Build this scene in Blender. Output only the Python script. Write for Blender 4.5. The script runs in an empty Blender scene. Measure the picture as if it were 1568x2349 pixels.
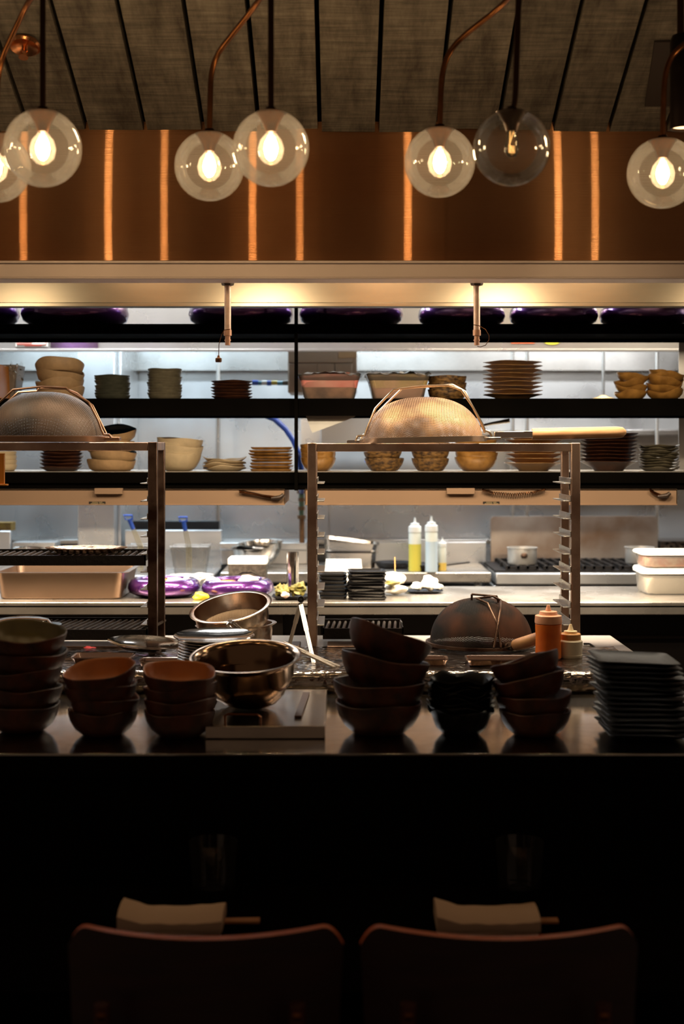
import bpy, math, random
from math import pi, sin, cos, radians as R
from mathutils import Vector, Matrix, noise
random.seed(7)
S = bpy.context.scene
COL = S.collection

# ---------------------------------------------------------------- camera, world, lights, exposure
EYE = 1.65
FPX = 3200.0
cam = bpy.data.cameras.new('camera'); co = bpy.data.objects.new('camera', cam); COL.objects.link(co)
co.location = (0, 0, EYE); co.rotation_euler = (R(90), 0, 0)
cam.sensor_width = 36.0; cam.lens = 36.0 * FPX / 2349.0
cam.shift_y = -148.5 / 2349.0
cam.clip_start = 0.05; cam.clip_end = 60
cam.dof.use_dof = True; cam.dof.focus_distance = 4.1; cam.dof.aperture_fstop = 3.0
S.camera = co

W = bpy.data.worlds.new('world'); S.world = W; W.use_nodes = True
W.node_tree.nodes['Background'].inputs[0].default_value = (1.0, 0.66, 0.44, 1)
W.node_tree.nodes['Background'].inputs[1].default_value = 0.095

def area(name, loc, sx, sy, power, color, rot=(0, 0, 0)):
    l = bpy.data.lights.new(name, 'AREA'); l.shape = 'RECTANGLE'; l.size = sx; l.size_y = sy
    l.energy = power; l.color = color
    o = bpy.data.objects.new(name, l); COL.objects.link(o); o.location = loc; o.rotation_euler = rot
    return o
COOL = (0.80, 0.90, 1.0); NEUT = (1.0, 0.86, 0.68); WARM = (1.0, 0.72, 0.44)
area('kitchen_ceiling_light', (-1.2, 5.85, 2.93), 1.6, 0.5, 64, (0.94, 0.97, 1.0))
area('kitchen_ceiling_light', (1.2, 5.85, 2.93), 1.6, 0.5, 64, NEUT)
area('rear_hood_light', (-1.35, 6.85, 2.5), 1.3, 0.16, 48, (0.62, 0.82, 1.0))
area('rear_hood_light', (0.1, 6.85, 2.5), 0.9, 0.16, 36, (0.70, 0.86, 1.0))
area('rear_hood_light', (1.35, 6.85, 2.5), 1.1, 0.16, 38, (0.86, 0.90, 0.95))
for x, e in ((-1.15, 3.5), (-0.27, 6.5), (0.56, 7.5), (1.4, 4.5)):
    area('front_hood_light', (x, 3.95, 2.155), 0.2, 0.05, e, (1.0, 0.80, 0.56), (R(38), 0, 0))
for x, e in ((-0.7, 5), (0.15, 9), (0.9, 6)):
    area('front_hood_light', (x, 4.0, 2.40), 0.2, 0.2, e, (1.0, 0.80, 0.56))  # second row, added to brighten the grill station below
area('heat_lamp_element', (-1.15, 5.105, 1.486), 1.7, 0.04, 46, (1.0, 0.80, 0.58))
area('heat_lamp_element', (0.62, 5.105, 1.486), 1.2, 0.04, 56, (1.0, 0.84, 0.64))

S.view_settings.view_transform = 'Standard'
S.view_settings.look = 'None'
S.view_settings.exposure = 0.0
S.view_settings.gamma = 1.0
S.view_settings.use_curve_mapping = False
S.cycles.use_denoising = True
S.cycles.caustics_reflective = False; S.cycles.caustics_refractive = False
S.cycles.sample_clamp_indirect = 4.0
S.cycles.max_bounces = 8; S.cycles.transparent_max_bounces = 24

# ---------------------------------------------------------------- materials
def rgb(r, g, b):
    f = lambda c: ((c / 255 + 0.055) / 1.055) ** 2.4 if c > 10 else c / 255 / 12.92
    return (f(r), f(g), f(b), 1)
MC = {}
def new_mat(name):
    m = bpy.data.materials.new(name); m.use_nodes = True
    return m, m.node_tree, m.node_tree.nodes['Principled BSDF']
def mat(name, col, rough=0.5, metal=0.0, noise_amt=0.0, nscale=30, col2=None, bump=0.0, bscale=60,
        stretch=None, coat=0.0, spec=0.5, trans=0.0, rvar=0.0, aniso=0.0, sss=0.0):
    if name in MC: return MC[name]
    m, nt, b = new_mat(name); N = nt.nodes; L = nt.links
    b.inputs['Base Color'].default_value = col
    b.inputs['Roughness'].default_value = rough
    b.inputs['Metallic'].default_value = metal
    b.inputs['Specular IOR Level'].default_value = spec
    b.inputs['Coat Weight'].default_value = coat; b.inputs['Coat Roughness'].default_value = 0.08
    b.inputs['Transmission Weight'].default_value = trans
    b.inputs['Subsurface Weight'].default_value = sss
    b.inputs['Subsurface Scale'].default_value = 0.01
    tc = N.new('ShaderNodeTexCoord'); mp = N.new('ShaderNodeMapping')
    L.new(tc.outputs['Object'], mp.inputs[0])
    if stretch: mp.inputs['Scale'].default_value = stretch
    if noise_amt or col2:
        n = N.new('ShaderNodeTexNoise'); n.inputs['Scale'].default_value = nscale; n.inputs['Detail'].default_value = 5
        L.new(mp.outputs[0], n.inputs[0])
        cr = N.new('ShaderNodeValToRGB'); cr.color_ramp.elements[0].position = 0.35; cr.color_ramp.elements[1].position = 0.65
        c2 = col2 if col2 else tuple(c * (1 - noise_amt) for c in col[:3]) + (1,)
        cr.color_ramp.elements[0].color = c2; cr.color_ramp.elements[1].color = col
        L.new(n.outputs['Fac'], cr.inputs[0]); L.new(cr.outputs[0], b.inputs['Base Color'])
    if rvar:
        n3 = N.new('ShaderNodeTexNoise'); n3.inputs['Scale'].default_value = 3.5; n3.inputs['Detail'].default_value = 6
        L.new(tc.outputs['Object'], n3.inputs[0])
        mr = N.new('ShaderNodeMapRange'); mr.inputs['To Min'].default_value = max(0.02, rough - rvar); mr.inputs['To Max'].default_value = rough + rvar
        mr.inputs['From Min'].default_value = 0.3; mr.inputs['From Max'].default_value = 0.7
        L.new(n3.outputs['Fac'], mr.inputs['Value']); L.new(mr.outputs[0], b.inputs['Roughness'])
    if bump:
        n2 = N.new('ShaderNodeTexNoise'); n2.inputs['Scale'].default_value = bscale; n2.inputs['Detail'].default_value = 4
        L.new(mp.outputs[0], n2.inputs[0])
        bp = N.new('ShaderNodeBump'); bp.inputs['Strength'].default_value = bump; bp.inputs['Distance'].default_value = 0.01
        L.new(n2.outputs['Fac'], bp.inputs['Height']); L.new(bp.outputs[0], b.inputs['Normal'])
    MC[name] = m
    return m
def emis(name, col, st):
    if name in MC: return MC[name]
    m, nt, b = new_mat(name)
    b.inputs['Base Color'].default_value = (0, 0, 0, 1)
    b.inputs['Emission Color'].default_value = col; b.inputs['Emission Strength'].default_value = st
    MC[name] = m
    return m

STEEL = mat('brushed_steel', rgb(200, 195, 188), 0.30, 1.0, noise_amt=0.12, nscale=40, stretch=(1, 1, 12), bump=0.03, bscale=200, rvar=0.08)
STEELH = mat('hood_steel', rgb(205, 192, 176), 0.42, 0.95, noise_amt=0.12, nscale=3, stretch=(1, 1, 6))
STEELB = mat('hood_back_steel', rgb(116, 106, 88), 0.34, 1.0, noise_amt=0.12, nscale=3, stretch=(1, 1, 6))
SATIN = mat('satin_steel', rgb(225, 218, 208), 0.38, 0.7)
STEELRIM = mat('rim_steel', rgb(215, 198, 186), 0.5, 0.85, noise_amt=0.1, nscale=3)
STEELW = mat('wall_steel', rgb(215, 212, 208), 0.3, 0.75, noise_amt=0.10, nscale=1.5, bump=0.08, bscale=1.2, rvar=0.08, stretch=(1, 1, 1.6))
STEELP = mat('polished_steel', rgb(215, 208, 200), 0.12, 1.0, bump=0.06, bscale=18, rvar=0.05)
STEELD = mat('worn_dark_steel', rgb(120, 98, 84), 0.38, 0.95, col2=rgb(62, 42, 32), nscale=14, bump=0.08, bscale=50)
STEELR = mat('warm_rack_steel', rgb(205, 178, 158), 0.30, 1.0, col2=rgb(160, 130, 112), nscale=10, bump=0.03, bscale=70, rvar=0.1)
COUNTER = mat('counter_steel', rgb(198, 194, 188), 0.15, 1.0, noise_amt=0.2, nscale=9, bump=0.02, bscale=30, rvar=0.04)
TABLE = mat('table_steel', rgb(205, 196, 184), 0.26, 0.9, noise_amt=0.15, nscale=9, bump=0.05, bscale=22, rvar=0.08)
BLACKM = mat('black_shelf_paint', rgb(12, 10, 8), 0.9, 0.0, spec=0.02, noise_amt=0.3, nscale=5)
BLACKP = mat('black_panel', rgb(14, 10, 8), 0.9, 0.0, spec=0.02)
DARKT = mat('dark_wood_counter', rgb(12, 8, 7), 1.0, 0.0, spec=0.0, noise_amt=0.4, nscale=12, stretch=(1, 8, 8))
TANP = mat('tan_enamel', rgb(170, 138, 110), 0.5, 0.1, noise_amt=0.08, nscale=3)
BRASS = mat('aged_brass', rgb(124, 78, 44), 0.28, 1.0, noise_amt=0.3, nscale=20)
BRONZE = mat('dark_bronze', rgb(60, 40, 26), 0.35, 1.0)
PURPLE = mat('purple_lacquer', rgb(88, 42, 116), 0.24, 0.75, coat=1.0, col2=rgb(78, 36, 104), nscale=4)
RUBBER = mat('black_rubber', rgb(20, 18, 17), 0.6)
IRON = mat('cast_iron', rgb(34, 30, 28), 0.55, 0.6, bump=0.2, bscale=80)
GRATE = mat('grill_grate_steel', rgb(84, 70, 60), 0.55, 0.6, col2=rgb(50, 38, 30), nscale=25)
WOODH = mat('pale_wood_handle', rgb(222, 176, 128), 0.5, 0.0, col2=rgb(196, 146, 100), nscale=14, stretch=(1, 9, 9))
WOODO = mat('worn_wood_handle', rgb(190, 140, 92), 0.55, 0.0, col2=rgb(120, 78, 46), nscale=12)
CLOTH = mat('napkin_cloth', rgb(214, 180, 150), 0.9, bump=0.3, bscale=400)
CHOP = mat('chopstick_wood', rgb(196, 130, 76), 0.5)
CHAIR = mat('chair_plywood', rgb(44, 14, 8), 0.5, 0.0, noise_amt=0.4, nscale=10, stretch=(1, 1, 6))
CHAIRE = mat('chair_edge_lit_ply', rgb(225, 112, 50), 0.5)  # orange lamplight on the backrest edges, put into their colour
# ceramics
C_TAN = mat('tan_clay', rgb(188, 152, 110), 0.55, noise_amt=0.18, nscale=40, bump=0.1, bscale=60)
C_CREAM = mat('cream_glaze', rgb(208, 186, 150), 0.4, noise_amt=0.15, nscale=30)
C_OLIVE = mat('olive_glaze', rgb(112, 104, 84), 0.3, noise_amt=0.35, nscale=40, coat=0.3)
C_GREEN = mat('dark_green_glaze', rgb(74, 74, 62), 0.28, noise_amt=0.35, nscale=40, coat=0.3)
C_DBRN = mat('dark_brown_glaze', rgb(88, 52, 34), 0.35, noise_amt=0.45, nscale=30, coat=0.3)
C_GOLD = mat('golden_glaze', rgb(182, 132, 66), 0.28, col2=rgb(140, 98, 46), nscale=30, coat=0.4)
C_BARK = mat('bark_glaze', rgb(150, 112, 62), 0.5, col2=rgb(52, 34, 20), nscale=55, bump=0.35, bscale=80, stretch=(1, 1, 2))
C_AMBER = mat('amber_glaze', rgb(196, 150, 96), 0.32, noise_amt=0.25, nscale=20, coat=0.3)
C_BLACK = mat('black_glaze', rgb(10, 8, 8), 0.45, noise_amt=0.3, nscale=30, spec=0.12)
C_RUST = mat('rust_brown_stoneware', rgb(90, 42, 20), 0.5, col2=rgb(44, 20, 10), nscale=26, bump=0.15, bscale=50)
C_MOSS = mat('moss_green_glaze', rgb(104, 92, 52), 0.3, noise_amt=0.3, nscale=20)
C_BLUE = mat('petrol_blue_glaze', rgb(38, 66, 84), 0.25, noise_amt=0.2, nscale=20, coat=0.4)
C_SIENNA = mat('sienna_glaze', rgb(186, 112, 50), 0.4, noise_amt=0.25, nscale=20)
# plastics and food
PLW = mat('white_plastic', rgb(240, 238, 230), 0.4, sss=0.0)
PLC = mat('frosted_plastic', rgb(232, 234, 232), 0.35, trans=0.35)
SAUCE = mat('orange_sauce', rgb(232, 124, 46), 0.3, col2=rgb(214, 100, 30), nscale=20)
CAPO = mat('peach_cap', rgb(240, 176, 140), 0.4)
CAPT = mat('tan_cap', rgb(206, 152, 92), 0.4)
CAPC = mat('cream_cap', rgb(236, 214, 170), 0.4)
OILY = mat('yellow_oil', rgb(214, 200, 84), 0.2)
WATER = mat('cloudy_bottle_liquid', rgb(196, 212, 220), 0.3)
PINK = mat('pink_liner', rgb(240, 140, 128), 0.6, col2=rgb(246, 186, 170), nscale=9)
BEIGEF = mat('mushroom_food', rgb(178, 128, 92), 0.7, col2=rgb(120, 80, 58), nscale=18, bump=0.5, bscale=30)
YELF = mat('yellow_green_food', rgb(186, 160, 96), 0.6, col2=rgb(214, 170, 140), nscale=12, bump=0.5, bscale=25)
PEACH = mat('pale_fish', rgb(240, 196, 172), 0.4, col2=rgb(244, 216, 200), nscale=14)
ORANGEF = mat('orange_food', rgb(226, 128, 44), 0.5, bump=0.8, bscale=60)
YELLOW = mat('lemon_yellow', rgb(244, 214, 50), 0.4)
GREENF = mat('green_leaf_food', rgb(132, 118, 56), 0.5, col2=rgb(78, 80, 28), nscale=30)
WHITEF = mat('white_food', rgb(250, 240, 220), 0.6, bump=0.4, bscale=40)
PAPER = mat('paper', rgb(244, 240, 230), 0.8)
CARD = mat('brown_tape', rgb(196, 156, 112), 0.7)
BEIGEP = mat('beige_panel', rgb(176, 150, 124), 0.5, noise_amt=0.06, nscale=3)
AMBERP = mat('amber_plastic', rgb(206, 126, 30), 0.35)
GREYB = mat('speckled_grey_metal', rgb(92, 87, 78), 0.5, 0.6, col2=rgb(66, 62, 56), nscale=80)
BLUE = mat('blue_grip', rgb(40, 80, 170), 0.4)
RED = mat('raw_red_food', rgb(214, 52, 40), 0.45, col2=rgb(160, 26, 22), nscale=40)

def glass_thin(name, tint=(1, 1, 1, 1), haze=0.05, gl=1.0, rough=0.02, base=0.0, hcol=(1, 0.94, 0.84, 1)):
    m = bpy.data.materials.new(name); m.use_nodes = True; nt = m.node_tree; N = nt.nodes; L = nt.links
    N.remove(N['Principled BSDF']); out = N['Material Output']
    t = N.new('ShaderNodeBsdfTransparent'); t.inputs[0].default_value = tint
    g = N.new('ShaderNodeBsdfGlossy'); g.inputs['Roughness'].default_value = rough
    lw = N.new('ShaderNodeFresnel'); lw.inputs[0].default_value = 1.5
    mu = N.new('ShaderNodeMath'); mu.operation = 'MULTIPLY_ADD'; mu.inputs[1].default_value = gl; mu.inputs[2].default_value = base
    L.new(lw.outputs[0], mu.inputs[0])
    mx = N.new('ShaderNodeMixShader'); L.new(mu.outputs[0], mx.inputs[0]); L.new(t.outputs[0], mx.inputs[1]); L.new(g.outputs[0], mx.inputs[2])
    d = N.new('ShaderNodeBsdfDiffuse'); d.inputs[0].default_value = hcol
    tr = N.new('ShaderNodeBsdfTranslucent'); tr.inputs[0].default_value = hcol
    m2 = N.new('ShaderNodeMixShader'); L.new(d.outputs[0], m2.inputs[1]); L.new(tr.outputs[0], m2.inputs[2])
    m3 = N.new('ShaderNodeMixShader'); m3.inputs[0].default_value = haze
    L.new(mx.outputs[0], m3.inputs[1]); L.new(m2.outputs[0], m3.inputs[2]); L.new(m3.outputs[0], out.inputs[0])
    return m
GLOBE = glass_thin('clear_globe_glass', (1.0, 0.99, 0.97, 1), 0.035, 0.8)
DRINK = glass_thin('drinking_glass', (0.96, 0.96, 0.96, 1), 0.01, 1.0)
FILM = glass_thin('plastic_film', (0.98, 0.98, 0.98, 1), 0.12, 1.5, 0.1)
TUBP = glass_thin('clear_tub_plastic', (0.98, 0.95, 0.92, 1), 0.18, 1.2, 0.12)
BULBG = glass_thin('bulb_glass', (1, 0.95, 0.85, 1), 0.02)
BULBHALO = glass_thin('bulb_halo_shell', (1, 0.98, 0.94, 1), 0.03)  # hazy shell added round the lit bulbs to give them a soft halo
BULB = emis('lit_bulb', (1.0, 0.70, 0.40, 1), 110.0)
FILA = emis('dim_filament', (1.0, 0.5, 0.15, 1), 2.5)

def mesh_mat(name, cell, wire, c1, c2, rough=0.6):
    m, nt, b = new_mat(name); N = nt.nodes; L = nt.links
    uv = N.new('ShaderNodeUVMap'); sp = N.new('ShaderNodeSeparateXYZ'); L.new(uv.outputs[0], sp.inputs[0])
    outs = []
    for k in (0, 1):
        d = N.new('ShaderNodeMath'); d.operation = 'DIVIDE'; d.inputs[1].default_value = cell; L.new(sp.outputs[k], d.inputs[0])
        f = N.new('ShaderNodeMath'); f.operation = 'FRACT'; L.new(d.outputs[0], f.inputs[0])
        l = N.new('ShaderNodeMath'); l.operation = 'LESS_THAN'; l.inputs[1].default_value = wire; L.new(f.outputs[0], l.inputs[0])
        outs.append(l)
    mx = N.new('ShaderNodeMath'); mx.operation = 'MAXIMUM'; L.new(outs[0].outputs[0], mx.inputs[0]); L.new(outs[1].outputs[0], mx.inputs[1])
    L.new(mx.outputs[0], b.inputs['Alpha'])
    tc = N.new('ShaderNodeTexCoord'); n = N.new('ShaderNodeTexNoise'); n.inputs['Scale'].default_value = 9; L.new(tc.outputs['Object'], n.inputs[0])
    cr = N.new('ShaderNodeValToRGB'); cr.color_ramp.elements[0].position = 0.4; cr.color_ramp.elements[1].position = 0.62
    cr.color_ramp.elements[0].color = c1; cr.color_ramp.elements[1].color = c2
    L.new(n.outputs['Fac'], cr.inputs[0]); L.new(cr.outputs[0], b.inputs['Base Color'])
    b.inputs['Metallic'].default_value = 0.35; b.inputs['Roughness'].default_value = rough
    return m
MESHB = mesh_mat('bronze_wire_mesh', 0.0052, 0.42, rgb(120, 92, 70), rgb(200, 158, 116))
MESHD = mesh_mat('sooty_wire_mesh', 0.0046, 0.6, rgb(50, 40, 32), rgb(86, 68, 54))
MESHK = mesh_mat('blackened_wire_mesh', 0.0046, 0.74, rgb(26, 21, 18), rgb(84, 50, 32), 0.85)
MESHS = mesh_mat('steel_wire_mesh', 0.0035, 0.45, rgb(130, 110, 88), rgb(176, 150, 120))
MESHF = mesh_mat('basket_wire_mesh', 0.009, 0.22, rgb(96, 88, 76), rgb(140, 130, 116))

def copper_mat():
    m = bpy.data.materials.new('brushed_copper'); m.use_nodes = True; nt = m.node_tree; N = nt.nodes; L = nt.links
    b = N['Principled BSDF']
    tc = N.new('ShaderNodeTexCoord')
    n = N.new('ShaderNodeTexNoise'); n.inputs['Scale'].default_value = 2.2; n.inputs['Detail'].default_value = 6
    L.new(tc.outputs['Object'], n.inputs[0])
    cr = N.new('ShaderNodeValToRGB'); cr.color_ramp.elements[0].position = 0.35; cr.color_ramp.elements[1].position = 0.7
    cr.color_ramp.elements[0].color = rgb(206, 140, 90); cr.color_ramp.elements[1].color = rgb(226, 168, 118)
    L.new(n.outputs['Fac'], cr.inputs[0])
    tan = N.new('ShaderNodeTangent'); tan.direction_type = 'UV_MAP'; tan.uv_map = 'UVMap'
    # fine horizontal brushing: every groove (a quarter millimetre) tips the surface a little up or down
    sp = N.new('ShaderNodeSeparateXYZ'); L.new(tc.outputs['Object'], sp.inputs[0])
    k = N.new('ShaderNodeMath'); k.operation = 'MULTIPLY'; k.inputs[1].default_value = 4000; L.new(sp.outputs['Z'], k.inputs[0])
    fl = N.new('ShaderNodeMath'); fl.operation = 'FLOOR'; L.new(k.outputs[0], fl.inputs[0])
    wn = N.new('ShaderNodeTexWhiteNoise'); wn.noise_dimensions = '1D'; L.new(fl.outputs[0], wn.inputs['W'])
    mr = N.new('ShaderNodeMapRange'); mr.inputs['To Min'].default_value = -0.34; mr.inputs['To Max'].default_value = 0.34; L.new(wn.outputs['Value'], mr.inputs['Value'])
    cb = N.new('ShaderNodeCombineXYZ'); L.new(mr.outputs[0], cb.inputs['Z'])
    ge = N.new('ShaderNodeNewGeometry'); ad = N.new('ShaderNodeVectorMath'); ad.operation = 'ADD'
    L.new(ge.outputs['Normal'], ad.inputs[0]); L.new(cb.outputs[0], ad.inputs[1])
    no = N.new('ShaderNodeVectorMath'); no.operation = 'NORMALIZE'; L.new(ad.outputs[0], no.inputs[0])
    gs = []
    for r_, an in ((0.10, 0.97), (0.27, 0.97), (0.60, 0.8)):
        g = N.new('ShaderNodeBsdfAnisotropic'); g.distribution = 'GGX'
        g.inputs['Roughness'].default_value = r_; g.inputs['Anisotropy'].default_value = an
        L.new(cr.outputs[0], g.inputs['Color']); L.new(tan.outputs[0], g.inputs['Tangent']); L.new(no.outputs[0], g.inputs['Normal']); gs.append(g)
    mx = N.new('ShaderNodeMixShader'); mx.inputs[0].default_value = 0.5
    L.new(gs[0].outputs[0], mx.inputs[1]); L.new(gs[1].outputs[0], mx.inputs[2])
    m2 = N.new('ShaderNodeMixShader'); m2.inputs[0].default_value = 0.42
    L.new(mx.outputs[0], m2.inputs[1]); L.new(gs[2].outputs[0], m2.inputs[2])
    N.remove(b); L.new(m2.outputs[0], N['Material Output'].inputs[0])
    return m
COPPER = copper_mat()

def wood_mat():
    m, nt, b = new_mat('weathered_planks'); N = nt.nodes; L = nt.links
    tc = N.new('ShaderNodeTexCoord'); geo = N.new('ShaderNodeNewGeometry')
    mp = N.new('ShaderNodeMapping'); mp.inputs['Scale'].default_value = (5, 1.2, 1.2); L.new(tc.outputs['Object'], mp.inputs[0])
    ad = N.new('ShaderNodeVectorMath'); ad.operation = 'ADD'
    sc = N.new('ShaderNodeVectorMath'); sc.operation = 'SCALE'; sc.inputs[0].default_value = (7, 31, 13); L.new(geo.outputs['Random Per Island'], sc.inputs['Scale'])
    L.new(mp.outputs[0], ad.inputs[0]); L.new(sc.outputs[0], ad.inputs[1])
    n = N.new('ShaderNodeTexNoise'); n.inputs['Scale'].default_value = 3; n.inputs['Detail'].default_value = 9; n.inputs['Roughness'].default_value = 0.7
    L.new(ad.outputs[0], n.inputs[0])
    cr = N.new('ShaderNodeValToRGB')
    e = cr.color_ramp.elements; e[0].position = 0.3; e[0].color = rgb(80, 68, 56); e[1].position = 0.72; e[1].color = rgb(192, 178, 156)
    L.new(n.outputs['Fac'], cr.inputs[0])
    # saw-cut ripple across each board
    mp2 = N.new('ShaderNodeMapping'); mp2.inputs['Scale'].default_value = (6, 110, 110); L.new(tc.outputs['Object'], mp2.inputs[0])
    n2 = N.new('ShaderNodeTexNoise'); n2.inputs['Scale'].default_value = 1; n2.inputs['Detail'].default_value = 4; n2.inputs['Distortion'].default_value = 0.8
    L.new(mp2.outputs[0], n2.inputs[0])
    mr = N.new('ShaderNodeMapRange'); mr.inputs['From Min'].default_value = 0.3; mr.inputs['From Max'].default_value = 0.7
    mr.inputs['To Min'].default_value = 0.55; mr.inputs['To Max'].default_value = 1.15; L.new(n2.outputs['Fac'], mr.inputs['Value'])
    mr2 = N.new('ShaderNodeMapRange'); mr2.inputs['To Min'].default_value = 0.65; mr2.inputs['To Max'].default_value = 1.2; L.new(geo.outputs['Random Per Island'], mr2.inputs['Value'])
    m1 = N.new('ShaderNodeMath'); m1.operation = 'MULTIPLY'; L.new(mr.outputs[0], m1.inputs[0]); L.new(mr2.outputs[0], m1.inputs[1])
    vs = N.new('ShaderNodeVectorMath'); vs.operation = 'SCALE'; L.new(cr.outputs[0], vs.inputs[0]); L.new(m1.outputs[0], vs.inputs['Scale'])
    L.new(vs.outputs[0], b.inputs['Base Color']); b.inputs['Roughness'].default_value = 0.75
    bp = N.new('ShaderNodeBump'); bp.inputs['Strength'].default_value = 0.5; bp.inputs['Distance'].default_value = 0.004
    L.new(n2.outputs['Fac'], bp.inputs['Height']); L.new(bp.outputs[0], b.inputs['Normal'])
    return m
WOOD = wood_mat()

def foil_mat():
    m, nt, b = new_mat('crumpled_foil'); N = nt.nodes; L = nt.links
    b.inputs['Metallic'].default_value = 1.0; b.inputs['Roughness'].default_value = 0.16
    b.inputs['Base Color'].default_value = rgb(160, 150, 142)
    tc = N.new('ShaderNodeTexCoord'); v = N.new('ShaderNodeTexVoronoi'); v.inputs['Scale'].default_value = 34; v.feature = 'DISTANCE_TO_EDGE'
    n = N.new('ShaderNodeTexNoise'); n.inputs['Scale'].default_value = 12; n.inputs['Detail'].default_value = 5
    L.new(tc.outputs['Object'], v.inputs[0]); L.new(tc.outputs['Object'], n.inputs[0])
    a = N.new('ShaderNodeMath'); a.operation = 'ADD'; L.new(v.outputs[0], a.inputs[0]); L.new(n.outputs['Fac'], a.inputs[1])
    bp = N.new('ShaderNodeBump'); bp.inputs['Strength'].default_value = 0.5; bp.inputs['Distance'].default_value = 0.01
    L.new(a.outputs[0], bp.inputs['Height']); L.new(bp.outputs[0], b.inputs['Normal'])
    return m
FOIL = foil_mat()

# ---------------------------------------------------------------- helpers
def X(px, d): return (px - 784.0) * d / FPX
def Z(py, d): return EYE + (1026.0 - py) * d / FPX
def P(px, py, d): return Vector((X(px, d), d, Z(py, d)))
def M2(px, d): return px * d / FPX          # pixels to metres at distance d

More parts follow.
